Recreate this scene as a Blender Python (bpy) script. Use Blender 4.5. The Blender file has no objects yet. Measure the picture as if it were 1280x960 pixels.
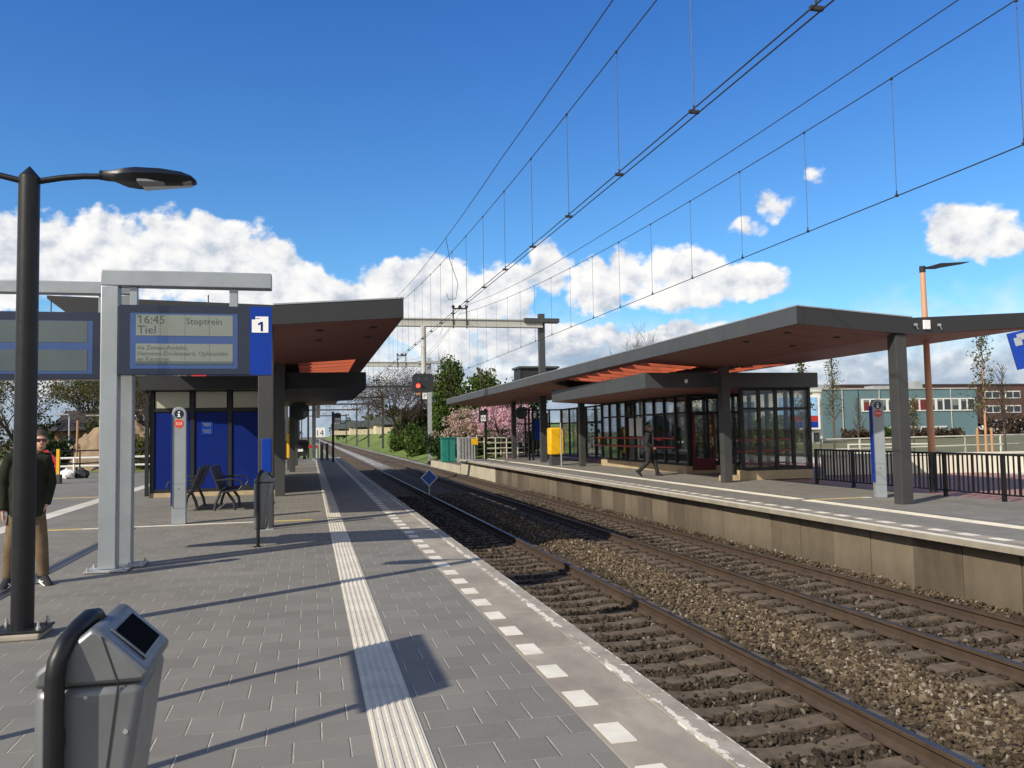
# Railway station with two platforms, built in metres. X across the tracks, Y along them, Z up.
# Platform surface is z = 0, the eye stands 1.6 m above it.
import bpy, math, random
import numpy as np
from mathutils import Vector, Matrix

SC = bpy.context.scene
COL = SC.collection
RAD = math.radians
rng = random.Random(7)

# ---------------------------------------------------------------- mesh builder
class MB:
    def __init__(s):
        s.v = []; s.f = []; s.m = []; s.mi = 0
    def add(s, vs, fs, mi=None):
        b = len(s.v); s.v.extend([tuple(p) for p in vs])
        for f in fs:
            s.f.append(tuple(i + b for i in f)); s.m.append(s.mi if mi is None else mi)
        return s
    def box(s, x0, x1, y0, y1, z0, z1, rz=0.0, mi=None):
        vs = [(x, y, z) for z in (z0, z1) for y in (y0, y1) for x in (x0, x1)]
        if rz:
            cx, cy = (x0+x1)/2, (y0+y1)/2; c, n = math.cos(rz), math.sin(rz)
            vs = [(cx+(x-cx)*c-(y-cy)*n, cy+(x-cx)*n+(y-cy)*c, z) for x, y, z in vs]
        return s.add(vs, [(0,2,3,1),(4,5,7,6),(0,1,5,4),(2,6,7,3),(0,4,6,2),(1,3,7,5)], mi)
    def obox(s, c, size, rot, mi=None):
        c = Vector(c); hx, hy, hz = [q/2 for q in size]
        vs = [c + rot @ Vector((x, y, z)) for z in (-hz, hz) for y in (-hy, hy) for x in (-hx, hx)]
        return s.add(vs, [(0,2,3,1),(4,5,7,6),(0,1,5,4),(2,6,7,3),(0,4,6,2),(1,3,7,5)], mi)
    def bar(s, p0, p1, w, h, mi=None):
        p0, p1 = Vector(p0), Vector(p1); d = p1-p0
        q = d.to_track_quat('X', 'Z').to_matrix()
        return s.obox((p0+p1)/2, (d.length, w, h), q, mi)
    def cyl(s, p0, p1, r0, r1=None, n=12, mi=None):
        return s.tube([p0, p1], [r0, r0 if r1 is None else r1], n, mi)
    def tube(s, pts, r, n=8, mi=None, caps=True):
        pts = [Vector(p) for p in pts]; k = len(pts)
        rs = r if isinstance(r, (list, tuple)) else [r]*k
        t = (pts[1]-pts[0]).normalized()
        u = t.orthogonal().normalized()
        vs = []
        for i, p in enumerate(pts):
            if i == 0: tt = pts[1]-pts[0]
            elif i == k-1: tt = pts[-1]-pts[-2]
            else: tt = (pts[i+1]-p).normalized() + (p-pts[i-1]).normalized()
            tt = tt.normalized() if tt.length > 1e-9 else t
            u = (u - tt*u.dot(tt)); u = u.normalized() if u.length > 1e-6 else tt.orthogonal().normalized()
            w = tt.cross(u)
            for j in range(n):
                a = 2*math.pi*j/n
                vs.append(p + (u*math.cos(a) + w*math.sin(a))*rs[i])
        fs = [(i*n+j, i*n+(j+1) % n, (i+1)*n+(j+1) % n, (i+1)*n+j) for i in range(k-1) for j in range(n)]
        if caps:
            fs.append(tuple(reversed(range(n)))); fs.append(tuple((k-1)*n+j for j in range(n)))
        return s.add(vs, fs, mi)
    def prism(s, poly, axis, a0, a1, mi=None):
        """polygon in the two other axes, extruded along axis"""
        n = len(poly)
        def P(p, a):
            return {'x': (a, p[0], p[1]), 'y': (p[0], a, p[1]), 'z': (p[0], p[1], a)}[axis]
        vs = [P(p, a0) for p in poly] + [P(p, a1) for p in poly]
        fs = [tuple(reversed(range(n))), tuple(range(n, 2*n))]
        fs += [(i, (i+1) % n, n+(i+1) % n, n+i) for i in range(n)]
        return s.add(vs, fs, mi)
    def loft(s, rings, closed_ends=True, mi=None):
        n = len(rings[0]); vs = [p for r in rings for p in r]
        fs = [(i*n+j, i*n+(j+1) % n, (i+1)*n+(j+1) % n, (i+1)*n+j) for i in range(len(rings)-1) for j in range(n)]
        if closed_ends:
            fs.append(tuple(reversed(range(n)))); fs.append(tuple((len(rings)-1)*n+j for j in range(n)))
        return s.add(vs, fs, mi)
    def ball(s, c, r, n=12, m=8, mi=None, rot=None):
        rx, ry, rz = r if isinstance(r, (tuple, list)) else (r, r, r)
        c = Vector(c); vs = []
        for i in range(1, m):
            th = math.pi*i/m
            for j in range(n):
                a = 2*math.pi*j/n
                q = Vector((rx*math.sin(th)*math.cos(a), ry*math.sin(th)*math.sin(a), rz*math.cos(th)))
                vs.append(c + (rot @ q if rot else q))
        e = Vector((0, 0, rz)); top = len(vs); vs.append(c + (rot @ e if rot else e)); vs.append(c - (rot @ e if rot else e))
        fs = [(i*n+j, (i+1)*n+j, (i+1)*n+(j+1) % n, i*n+(j+1) % n) for i in range(m-2) for j in range(n)]
        fs += [(top, j, (j+1) % n) for j in range(n)]
        fs += [(top+1, (m-2)*n+(j+1) % n, (m-2)*n+j) for j in range(n)]
        return s.add(vs, fs, mi)
    def disc(s, c, r, normal, t=0.004, n=24, mi=None):
        c = Vector(c); d = Vector(normal).normalized()
        return s.cyl(c, c + d*t, r, r, n, mi)
    def build(s, name, mats, parent=None, smooth=False, bevel=0.0, local=False, angle=35):
        me = bpy.data.meshes.new(name)
        v = s.v
        if parent is not None and not local:
            ox, oy, oz = world_loc(parent); v = [(x-ox, y-oy, z-oz) for x, y, z in v]
        me.from_pydata([tuple(p) for p in v], [], s.f)
        if not isinstance(mats, (list, tuple)): mats = [mats]
        for m in mats: me.materials.append(m)
        if len(mats) > 1: me.polygons.foreach_set('material_index', s.m)
        fix_normals(me)
        if smooth:
            me.polygons.foreach_set('use_smooth', [True]*len(me.polygons))
            me.set_sharp_from_angle(angle=RAD(angle))
        me.update()
        o = bpy.data.objects.new(name, me); COL.objects.link(o)
        if parent is not None: o.parent = parent
        if bevel:
            b = o.modifiers.new('bevel', 'BEVEL'); b.width = bevel; b.segments = 2; b.limit_method = 'ANGLE'; b.angle_limit = RAD(40)
        return o

def fix_normals(me):
    import bmesh
    if len(me.polygons) > 60000: return
    bm = bmesh.new(); bm.from_mesh(me)
    bmesh.ops.recalc_face_normals(bm, faces=bm.faces); bm.to_mesh(me); bm.free()

def world_loc(o):
    x, y, z = o.location
    while o.parent is not None:
        o = o.parent; x += o.location[0]; y += o.location[1]; z += o.location[2]
    return x, y, z

def np_mesh(name, verts, faces, mat, parent=None, smooth=False, attrs=None):
    """verts (N,3), faces (M,k) all the same k"""
    me = bpy.data.meshes.new(name)
    k = faces.shape[1]
    me.vertices.add(len(verts)); me.vertices.foreach_set('co', verts.astype(np.float32).ravel())
    me.loops.add(faces.size); me.loops.foreach_set('vertex_index', faces.astype(np.int32).ravel())
    me.polygons.add(len(faces)); me.polygons.foreach_set('loop_start', np.arange(0, faces.size, k, dtype=np.int32))
    me.update(calc_edges=True)
    me.polygons.foreach_set('use_smooth', np.full(len(faces), smooth))
    me.materials.append(mat); me.validate(); me.update()
    o = bpy.data.objects.new(name, me); COL.objects.link(o)
    if parent is not None:
        o.parent = parent
    return o

def tag(o, label=None, cat=None, group=None, kind=None):
    if label: o['label'] = label
    if cat: o['category'] = cat
    if group: o['group'] = group
    if kind: o['kind'] = kind
    return o

def thing(name, label, cat, loc=(0, 0, 0), group=None, rz=0.0):
    o = bpy.data.objects.new(name, None); COL.objects.link(o)
    o.empty_display_size = 0.2
    o.location = loc; o.rotation_euler = (0, 0, rz)
    return tag(o, label, cat, group)

def struct(o, label, cat):
    return tag(o, label, cat, kind='structure')

def copy_tree(o, parent=None):
    c = o.copy(); COL.objects.link(c)
    if parent is not None: c.parent = parent
    for ch in [q for q in list(o.children)]:
        copy_tree(ch, c)
    return c

def dup(o, loc, label, rz=None, group=None):
    c = copy_tree(o); c.location = loc; c['label'] = label
    if rz is not None: c.rotation_euler = (0, 0, rz)
    if group: c['group'] = group
    return c

def lettering(txt, parent, loc, size, mat, rot=(90, 0, 0), align='LEFT', ext=0.001, name='lettering', xs=1.0, bold=0.0):
    cu = bpy.data.curves.new(name, 'FONT'); cu.body = txt; cu.size = size; cu.align_x = align; cu.extrude = ext
    cu.space_character = 1.0; cu.resolution_u = 2; cu.offset = bold
    cu.materials.append(mat)
    tmp = bpy.data.objects.new(name, cu); COL.objects.link(tmp)
    bpy.context.view_layer.update()
    me = bpy.data.meshes.new_from_object(tmp.evaluated_get(bpy.context.evaluated_depsgraph_get()))
    me.name = name; bpy.data.objects.remove(tmp); bpy.data.curves.remove(cu)
    o = bpy.data.objects.new(name, me); COL.objects.link(o)
    if parent is not None:
        px, py, pz = world_loc(parent); o.parent = parent; loc = (loc[0]-px, loc[1]-py, loc[2]-pz)
    o.location = loc; o.rotation_euler = [RAD(a) for a in rot]; o.scale = (xs, 1, 1)
    return o

# ---------------------------------------------------------------- materials
class NT:
    """small shader node DSL"""
    def __init__(s, mat):
        s.t = mat.node_tree; s.n = s.t.nodes; s.l = s.t.links
    def node(s, typ, **kw):
        n = s.n.new(typ)
        for k, v in kw.items(): setattr(n, k, v)
        return n
    def set(s, sock, v):
        if isinstance(v, bpy.types.NodeSocket): s.l.new(v, sock)
        elif v is not None: sock.default_value = v
    def m(s, op, a, b=None, c=None, clamp=False):
        n = s.n.new('ShaderNodeMath'); n.operation = op; n.use_clamp = clamp
        s.set(n.inputs[0], a)
        if b is not None: s.set(n.inputs[1], b)
        if c is not None: s.set(n.inputs[2], c)
        return n.outputs[0]
    def mix(s, f, a, b, mode='MIX'):
        n = s.n.new('ShaderNodeMix'); n.data_type = 'RGBA'; n.blend_type = mode; n.clamp_factor = True
        s.set(n.inputs[0], f); s.set(n.inputs[6], a); s.set(n.inputs[7], b)
        return n.outputs[2]
    def noise(s, vec, scale, detail=4, rough=.55, dist=0, out=0):
        n = s.n.new('ShaderNodeTexNoise'); s.set(n.inputs['Vector'], vec)
        n.inputs['Scale'].default_value = scale; n.inputs['Detail'].default_value = detail
        n.inputs['Roughness'].default_value = rough; n.inputs['Distortion'].default_value = dist
        return n.outputs[out]
    def puff(s, vec, scale, detail=2):
        n = s.n.new('ShaderNodeTexVoronoi'); n.feature = 'F1'; s.set(n.inputs['Vector'], vec)
        n.inputs['Scale'].default_value = scale; n.inputs['Detail'].default_value = detail; n.inputs['Roughness'].default_value = .55; n.normalize = True
        return s.m('SUBTRACT', 1.0, n.outputs['Distance'])
    def ramp(s, f, stops):
        n = s.n.new('ShaderNodeValToRGB'); e = n.color_ramp.elements
        while len(e) > 1: e.remove(e[-1])
        e[0].position, e[0].color = stops[0][0], stops[0][1]
        for p, c in stops[1:]:
            q = e.new(p); q.color = c
        s.set(n.inputs[0], f); return n.outputs[0]
    def step(s, f, a, b):
        n = s.n.new('ShaderNodeMapRange'); n.interpolation_type = 'SMOOTHSTEP'
        s.set(n.inputs[0], f); n.inputs[1].default_value = a; n.inputs[2].default_value = b
        return n.outputs[0]
    def sep(s, v):
        n = s.n.new('ShaderNodeSeparateXYZ'); s.set(n.inputs[0], v); return n.outputs
    def comb(s, x, y, z):
        n = s.n.new('ShaderNodeCombineXYZ')
        for i, q in enumerate((x, y, z)): s.set(n.inputs[i], q)
        return n.outputs[0]
    def scalev(s, v, k):
        n = s.n.new('ShaderNodeVectorMath'); n.operation = 'MULTIPLY'; s.set(n.inputs[0], v); n.inputs[1].default_value = k
        return n.outputs[0]
    def obj(s):
        return s.n.new('ShaderNodeTexCoord').outputs['Object']
    def bump(s, h, strength=.3, dist=.01):
        n = s.n.new('ShaderNodeBump'); s.set(n.inputs['Height'], h); n.inputs['Strength'].default_value = strength
        n.inputs['Distance'].default_value = dist
        return n.outputs[0]

def c4(c): return (c[0], c[1], c[2], 1.0)
def newmat(name):
    m = bpy.data.materials.new(name); m.use_nodes = True
    return m, NT(m), m.node_tree.nodes['Principled BSDF']

def M(name, col, rough=.6, metal=0.0, var=.18, scale=4.0, bump=.0, bscale=80.0, stain=None, samt=.3, coat=0.0, spec=.5, stretch=(1, 1, 1)):
    m, t, p = newmat(name)
    v = t.scalev(t.obj(), stretch)
    n = t.noise(v, scale, 6, .6)
    dark = tuple(q*(1-var) for q in col); lite = tuple(min(1, q*(1+var)) for q in col)
    base = t.ramp(n, [(.3, c4(dark)), (.7, c4(lite))])
    if stain:
        n2 = t.noise(v, scale*.37, 7, .68, .4)
        base = t.mix(t.m('MULTIPLY', t.step(n2, .48, .72), samt), base, c4(stain))
    t.set(p.inputs['Base Color'], base)
    n3 = t.noise(v, scale*3.1, 4, .6)
    t.set(p.inputs['Roughness'], t.m('MULTIPLY_ADD', n3, .24, rough-.12, clamp=True))
    p.inputs['Metallic'].default_value = metal
    p.inputs['Specular IOR Level'].default_value = spec
    p.inputs['Coat Weight'].default_value = coat; p.inputs['Coat Roughness'].default_value = .03
    if bump:
        t.set(p.inputs['Normal'], t.bump(t.noise(v, bscale, 5, .6), bump, .006))
    return m

def leafmat(name, cols, trans=.35):
    m, t, p = newmat(name)
    g = t.node('ShaderNodeNewGeometry')
    n = t.noise(t.obj(), .9, 3, .6)
    k = t.m('ADD', t.m('MULTIPLY', g.outputs['Random Per Island'], .65), t.m('MULTIPLY', n, .35))
    st = [(i/(len(cols)-1)*.7+.15, c4(c)) for i, c in enumerate(cols)]
    b = t.ramp(k, st); t.set(p.inputs['Base Color'], b); p.inputs['Roughness'].default_value = .65
    p.inputs['Specular IOR Level'].default_value = .2
    tr = t.node('ShaderNodeBsdfTranslucent'); t.set(tr.inputs[0], b)
    mx = t.node('ShaderNodeMixShader'); mx.inputs[0].default_value = trans
    t.l.new(p.outputs[0], mx.inputs[1]); t.l.new(tr.outputs[0], mx.inputs[2])
    t.l.new(mx.outputs[0], t.n['Material Output'].inputs[0])
    return m

def glassmat(name, tint=(.82, .9, .9), refl=1.0, rough=.01):
    m, t, p = newmat(name)
    t.n.remove(p)
    tr = t.node('ShaderNodeBsdfTransparent'); tr.inputs[0].default_value = c4(tint)
    gl = t.node('ShaderNodeBsdfGlossy'); gl.inputs[0].default_value = (1, 1, 1, 1); gl.inputs['Roughness'].default_value = rough
    fr = t.node('ShaderNodeFresnel'); fr.inputs[0].default_value = 1.5
    mx = t.node('ShaderNodeMixShader'); t.set(mx.inputs[0], t.m('MULTIPLY', fr.outputs[0], refl, clamp=True))
    t.l.new(tr.outputs[0], mx.inputs[1]); t.l.new(gl.outputs[0], mx.inputs[2])
    t.l.new(mx.outputs[0], t.n['Material Output'].inputs[0])
    return m

def emit(name, col, s):
    m, t, p = newmat(name)
    p.inputs['Base Color'].default_value = c4(col); p.inputs['Emission Color'].default_value = c4(col); p.inputs['Emission Strength'].default_value = s
    return m

def pavermat(name, col, bw=.3, bh=.2, joint=(.34, .31, .26), jw=.005, rnd=.16, stain=(.2, .18, .15), ox=0.0, oy=0.0):
    """concrete pavers in stretcher bond, courses across X; sand in the joints"""
    m, t, p = newmat(name)
    o = t.obj(); x, y, z = t.sep(o)
    x = t.m('ADD', x, ox); y = t.m('ADD', y, oy)
    row = t.m('FLOOR', t.m('DIVIDE', y, bh))
    u = t.m('ADD', t.m('DIVIDE', x, bw), t.m('MULTIPLY', t.m('MODULO', t.m('ABSOLUTE', row), 2.0), .5))
    fu = t.m('FRACT', u); fy = t.m('FRACT', t.m('DIVIDE', y, bh))
    eu = t.m('MULTIPLY', t.m('MINIMUM', fu, t.m('SUBTRACT', 1.0, fu)), bw)
    ey = t.m('MULTIPLY', t.m('MINIMUM', fy, t.m('SUBTRACT', 1.0, fy)), bh)
    wn = t.node('ShaderNodeTexWhiteNoise'); wn.noise_dimensions = '2D'
    t.set(wn.inputs['Vector'], t.comb(t.m('FLOOR', u), row, 0.0))
    r = wn.outputs[0]
    big = t.noise(o, .35, 5, .6); fine = t.noise(o, 60, 3, .6); mid = t.noise(o, 3.0, 5, .65)
    k = t.m('ADD', t.m('MULTIPLY', t.m('SUBTRACT', r, .5), rnd), t.m('ADD', t.m('MULTIPLY', t.m('SUBTRACT', big, .5), .5), t.m('ADD', t.m('MULTIPLY', t.m('SUBTRACT', mid, .5), .3), t.m('MULTIPLY', t.m('SUBTRACT', fine, .5), .35))))
    b = t.ramp(t.m('ADD', .5, k), [(0, c4([q*.55 for q in col])), (.5, c4(col)), (1, c4([min(1, q*1.5) for q in col]))])
    b = t.mix(t.m('MULTIPLY', t.step(t.noise(o, 1.1, 6, .7, .5), .56, .7), .35), b, c4(stain))
    sand = t.step(t.noise(o, 4.0, 4, .7), .3, .62)
    wv = t.m('MULTIPLY_ADD', t.noise(o, 14, 3, .7), jw*1.6, jw*.2)
    vd = t.m('MULTIPLY', t.m('LESS_THAN', t.m('MULTIPLY', t.m('SUBTRACT', 1.0, fu), bw), t.m('MULTIPLY', wv, 1.1)), t.m('GREATER_THAN', fu, .5))  # joint relief put into the colour: shaded groove side beside the pale edge
    vj = t.m('MULTIPLY', t.m('LESS_THAN', eu, wv), t.m('LESS_THAN', fu, .5)); hj = t.m('LESS_THAN', ey, t.m('MULTIPLY', wv, .5))
    b = t.mix(t.m('MULTIPLY', vj, t.m('MULTIPLY_ADD', sand, .55, .45)), b, c4(joint))
    # a few darker replacement pavers, trodden spots and drips
    odd = t.m('GREATER_THAN', r, .95)
    b = t.mix(t.m('MULTIPLY', odd, .28), b, c4([q*.55 for q in col]))
    vo = t.node('ShaderNodeTexVoronoi'); vo.inputs['Scale'].default_value = 2.6; t.set(vo.inputs['Vector'], o)
    spot = t.m('MULTIPLY', t.step(t.m('ADD', vo.outputs['Distance'], t.m('MULTIPLY', fine, .05)), .085, .06), t.m('GREATER_THAN', t.sep(vo.outputs['Color'])[0], .45))
    b = t.mix(t.m('MULTIPLY', spot, .45), b, c4([q*.42 for q in col]))
    drip = t.step(t.noise(t.scalev(o, (.8, .45, 1)), 1.6, 7, .72, .6), .6, .78)
    b = t.mix(t.m('MULTIPLY', drip, .34), b, c4([q*.5 for q in col]))
    b = t.mix(t.m('MULTIPLY', vd, .7), b, c4([q*.3 for q in col]))
    b = t.mix(t.m('MULTIPLY', hj, .5), b, t.mix(sand, c4([q*.5 for q in col]), c4([q*.8 for q in joint])))
    t.set(p.inputs['Base Color'], b); p.inputs['Roughness'].default_value = .75
    p.inputs['Specular IOR Level'].default_value = .35
    h = t.m('ADD', t.m('MULTIPLY', t.m('MAXIMUM', vj, hj), -1.0), t.m('ADD', t.m('MULTIPLY', fine, .25), t.m('MULTIPLY', r, .3)))
    t.set(p.inputs['Normal'], t.bump(h, .35, .004))
    return m

MT = {}
MT['paver'] = pavermat('grey_pavers', (.166, .157, .136), .287, .281, (.42, .39, .32), .0062, .2, (.19, .17, .14), .093, -4.30+28.1)
MT['redpave'] = pavermat('red_pavers', (.33, .17, .14), .22, .11, (.4, .33, .28), .006)
MT['asphalt'] = M('worn_asphalt', (.16, .155, .15), .85, 0, .2, .8, .2, 150, (.22, .2, .18), .4)
MT['palepave'] = M('pale_concrete_paving', (.52, .49, .43), .8, 0, .15, .7, .1, 60, (.3, .27, .22), .4)
MT['slab'] = M('worn_concrete_slab', (.27, .24, .192), .8, 0, .26, 1.6, .3, 120, (.14, .118, .09), .6, stretch=(1.6, .8, 1))
MT['slabnose'] = None
MT['tact'] = M('cream_tactile_tile', (.52, .485, .40), .75, 0, .12, 3, .15, 120, (.3, .27, .22), .45)
MT['white'] = M('white_road_paint', (.62, .59, .5), .7, 0, .1, 6, .1, 120, (.35, .31, .25), .4)
MT['yellowpaint'] = M('yellow_road_paint', (.5, .38, .12), .7, 0, .12, 6, .1, 120, (.3, .25, .15), .4)
MT['wall'] = None
MT['newwall'] = M('new_concrete_wall', (.4, .36, .27), .85, 0, .15, 1.2, .2, 40, (.28, .24, .18), .4)
MT['anthracite'] = M('anthracite_coating', (.016, .0175, .02), .5, 0, .12, 1.3, .03, 40, (.032, .032, .031), .3, spec=.35)
MT['darkgrey'] = M('dark_grey_coating', (.046, .049, .052), .5, .0, .1, 1.5, .03, 40, (.08, .08, .076), .3)
MT['black'] = M('black_coating', (.008, .0085, .0105), .42, 0, .2, 5, .02, 60, (.03, .029, .027), .2, spec=.35)
MT['soffit'] = None
MT['silver'] = M('silver_metallic_paint', (.30, .33, .35), .42, .35, .1, 2.5, .03, 90, (.22, .23, .23), .35)
MT['binsteel'] = M('brushed_bin_steel', (.155, .163, .168), .4, .4, .14, 5, .04, 160, (.10, .10, .095), .45)
MT['galv'] = M('galvanised_steel', (.36, .375, .38), .5, .4, .2, 6, .03, 60, (.5, .5, .49), .35)
MT['beam'] = M('pale_beam_paint', (.42, .42, .38), .6, .1, .12, 1.2, .03, 40, (.25, .24, .2), .35, stretch=(.4, 1, 1))
MT['blue'] = M('bright_blue_sheet', (.003, .034, .27), .4, 0, .1, 1.5, 0, 40, spec=.25)
MT['bluepanel'] = M('blue_facade_panel', (.0015, .014, .15), .5, 0, .12, 1.2, 0, 40, (.003, .016, .11), .4, spec=.18)
MT['navy'] = M('navy_display_glass', (.010, .016, .036), .3, 0, .1, 1, 0, coat=.25)
MT['lcd'] = M('lcd_greenish', (.165, .19, .165), .3, 0, .08, 2, 0, coat=.6)
MT['lcdoff'] = M('lcd_blank', (.06, .08, .08), .25, 0, .1, 1.4, 0, coat=.8)
MT['lcdframe'] = M('lcd_blue_frame', (.026, .062, .19), .35, 0, .1, 2, 0, coat=.5)
MT['ink'] = M('lcd_ink', (.048, .056, .062), .6)
MT['inkfaint'] = M('lcd_faint_ink', (.075, .088, .08), .6)
MT['whitesheet'] = M('white_sheet', (.75, .75, .73), .5, 0, .04, 3)
MT['red'] = M('red_coating', (.42, .02, .025), .45, 0, .1, 3)
MT['sosred'] = M('sos_red', (.6, .06, .035), .45, 0, .08, 6)
MT['orangeslat'] = M('orange_painted_beam', (.47, .105, .048), .55, 0, .18, 1.5, .05, 30, (.3, .06, .03), .4, stretch=(.4, 3, 3))
MT['yellow'] = M('ticket_yellow', (.75, .42, .01), .4, 0, .06, 2)
MT['rail_rust'] = M('rail_rust', (.066, .044, .029), .72, .2, .25, 4, .2, 120, (.05, .034, .024), .5)
MT['rail_top'] = M('polished_rail_head', (.16, .15, .15), .32, .9, .15, 3, 0, 40, (.1, .075, .055), .4, stretch=(6, .3, 1))
MT['sleeper'] = M('dusty_concrete_sleeper', (.098, .073, .047), .9, 0, .35, 6, .5, 60, (.05, .037, .025), .7)
MT['clip'] = M('rusty_clip', (.05, .035, .026), .8, .3, .25, 20)
MT['cable'] = M('dark_copper_wire', (.035, .035, .036), .5, .3, .1, 5)
MT['cream'] = M('cream_wall_paint', (.58, .55, .45), .8, 0, .08, 1, .05, 40, (.4, .36, .28), .3)
MT['railing'] = M('cream_railing_paint', (.5, .49, .4), .55, 0, .12, 5, .02, 60)
MT['teal'] = M('teal_render', (.105, .175, .195), .85, 0, .07, .25, .05, 20, (.09, .2, .22), .35)
MT['brownbrick'] = M('brown_brick', (.085, .045, .036), .9, 0, .2, .5, .1, 20, (.06, .033, .027), .4)
MT['brick'] = M('orange_brick', (.23, .12, .075), .9, 0, .2, .8, .1, 20)
MT['rooftile'] = M('dark_roof_tile', (.045, .038, .036), .8, 0, .2, 1, .1, 10)
MT['winframe'] = M('white_window_frame', (.66, .66, .62), .5, 0, .05, 2)
MT['winglass'] = M('dark_window_glass', (.025, .03, .035), .1, 0, .3, .6, 0, coat=.6)
MT['bark'] = M('grey_bark', (.075, .06, .045), .9, 0, .3, 6, .4, 30, (.11, .1, .07), .3, stretch=(1, 1, .3))
MT['twig'] = M('brown_twig', (.055, .04, .03), .9, 0, .25, 3)
MT['wood'] = M('wooden_post', (.4, .22, .11), .75, 0, .2, 3, .1, 30, stretch=(1, 1, .2))
MT['lampwood'] = M('orange_brown_lamp_pole', (.52, .27, .15), .5, 0, .08, 3)
MT['grass'] = M('short_grass', (.10, .145, .022), .9, 0, .35, .5, .6, 25, (.15, .16, .04), .5)
MT['dullgrass'] = M('dull_spring_grass', (.115, .115, .052), .9, 0, .3, .4, .5, 20, (.13, .11, .065), .5)
MT['dirt'] = M('bare_ground', (.1, .085, .062), .95, 0, .3, .4, .5, 20, (.07, .075, .04), .5)
MT['sand'] = M('heaped_sand', (.21, .15, .095), .95, 0, .2, .8, .5, 12, (.17, .12, .08), .5)
MT['greencab'] = M('green_cabinet', (.01, .17, .135), .5, 0, .1, 2)
MT['plinth'] = M('yellowish_plinth', (.40, .31, .19), .85, 0, .15, 4, .2, 60, (.3, .23, .15), .4)
MT['shelterglass'] = glassmat('shelter_glass', (.955, .975, .975), .8)
MT['milk'] = M('pale_window_film', (.40, .40, .30), .3, 0, .1, .8, 0, coat=.4)
MT['lens'] = M('pale_lamp_lens', (.62, .64, .66), .25, 0, .05, 3, 0, coat=.3)
MT['led'] = M('grey_led_plate', (.24, .24, .245), .5, .2, .2, 60, .3, 90)
MT['galvbolt'] = M('bright_bolt', (.5, .5, .5), .35, .7, .1, 10)
MT['sash'] = M('black_sash', (.02, .021, .023), .5)

def soffitmat():
    m, t, p = newmat('dark_red_timber_soffit')
    o = t.obj(); x, y, z = t.sep(o)
    k = t.m('DIVIDE', y, .12); fr = t.m('FRACT', k)
    wn = t.node('ShaderNodeTexWhiteNoise'); wn.noise_dimensions = '1D'; t.set(wn.inputs['W'], t.m('FLOOR', k))
    g = t.noise(t.scalev(o, (1.5, 14, 1)), 2.0, 5, .6)
    v = t.m('ADD', t.m('MULTIPLY', wn.outputs[0], .5), t.m('MULTIPLY', g, .5))
    b = t.ramp(v, [(.2, (.135, .043, .033, 1)), (.8, (.25, .085, .063, 1))])
    b = t.mix(t.m('LESS_THAN', fr, .05), b, (.03, .014, .01, 1))
    t.set(p.inputs['Base Color'], b); p.inputs['Roughness'].default_value = .55
    return m
MT['soffit'] = soffitmat()

def wallmat():
    """cast concrete panels, each with its own tone, streaked from the top and grimy at the foot"""
    m, t, p = newmat('stained_platform_wall'); o = t.obj(); x, y, z = t.sep(o)
    g = t.node('ShaderNodeNewGeometry').outputs['Random Per Island']
    n = t.noise(t.scalev(o, (1, 1, .25)), 2.2, 7, .68, .4); n2 = t.noise(o, 9, 5, .65)
    k = t.m('ADD', t.m('MULTIPLY', g, .38), t.m('ADD', t.m('MULTIPLY', n, .55), t.m('MULTIPLY', n2, .18)))
    b = t.ramp(k, [(.3, (.062, .046, .03, 1)), (.55, (.116, .092, .062, 1)), (.85, (.18, .148, .105, 1))])
    grime = t.m('MULTIPLY', t.step(t.m('ADD', z, t.m('MULTIPLY', t.m('SUBTRACT', n, .5), .5)), -.45, -.9), .5)
    b = t.mix(grime, b, (.07, .055, .036, 1)); t.set(p.inputs['Base Color'], b); p.inputs['Roughness'].default_value = .9
    t.set(p.inputs['Normal'], t.bump(n2, .3, .01)); return m
MT['wall'] = wallmat()
def nosemat():
    """old concrete nosing with what is left of its white paint"""
    m, t, p = newmat('old_edge_concrete'); o = t.obj(); x, y, z = t.sep(o)
    n = t.noise(o, 5, 6, .65); f = t.noise(o, 90, 3, .6)
    b = t.ramp(t.m('ADD', t.m('MULTIPLY', n, .7), t.m('MULTIPLY', f, .3)), [(.3, (.19, .165, .13, 1)), (.55, (.29, .26, .21, 1)), (.75, (.36, .33, .28, 1))])
    q = t.noise(t.scalev(o, (1, .55, 1)), 13, 7, .72, .3); big = t.noise(t.scalev(o, (0, 1, 0)), .9, 3, .6)
    inner = t.m('SUBTRACT', 1.0, t.m('MULTIPLY', t.m('ABSOLUTE', t.m('SUBTRACT', x, 1.972)), 22), clamp=True)
    outer = t.m('SUBTRACT', 1.0, t.m('MULTIPLY', t.m('ABSOLUTE', t.m('SUBTRACT', x, 2.098)), 40), clamp=True)
    lim = t.m('ADD', q, t.m('ADD', t.m('MULTIPLY', t.m('SUBTRACT', big, .5), .55), t.m('MULTIPLY', t.m('MAXIMUM', inner, outer), .22)))
    paint = t.step(lim, .645, .665)
    b = t.mix(t.m('MULTIPLY', paint, .9), b, (.60, .57, .49, 1)); t.set(p.inputs['Base Color'], b); p.inputs['Roughness'].default_value = .8
    t.set(p.inputs['Normal'], t.bump(t.m('ADD', f, t.m('MULTIPLY', paint, .8)), .35, .004)); return m
MT['slabnose'] = nosemat()
MT['farnose'] = M('pale_far_edge', (.26, .23, .18), .8, 0, .2, 3, .3, 70, (.22, .2, .16), .5)
MT['darkred'] = M('dark_red_frame', (.10, .008, .01), .5, 0, .1, 3)
MT['curtain'] = M('dark_red_curtain', (.14, .018, .022), .7, 0, .3, 1)
MT['void'] = M('dark_bin_opening', (.004, .004, .0045), .95, spec=.05)

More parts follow.
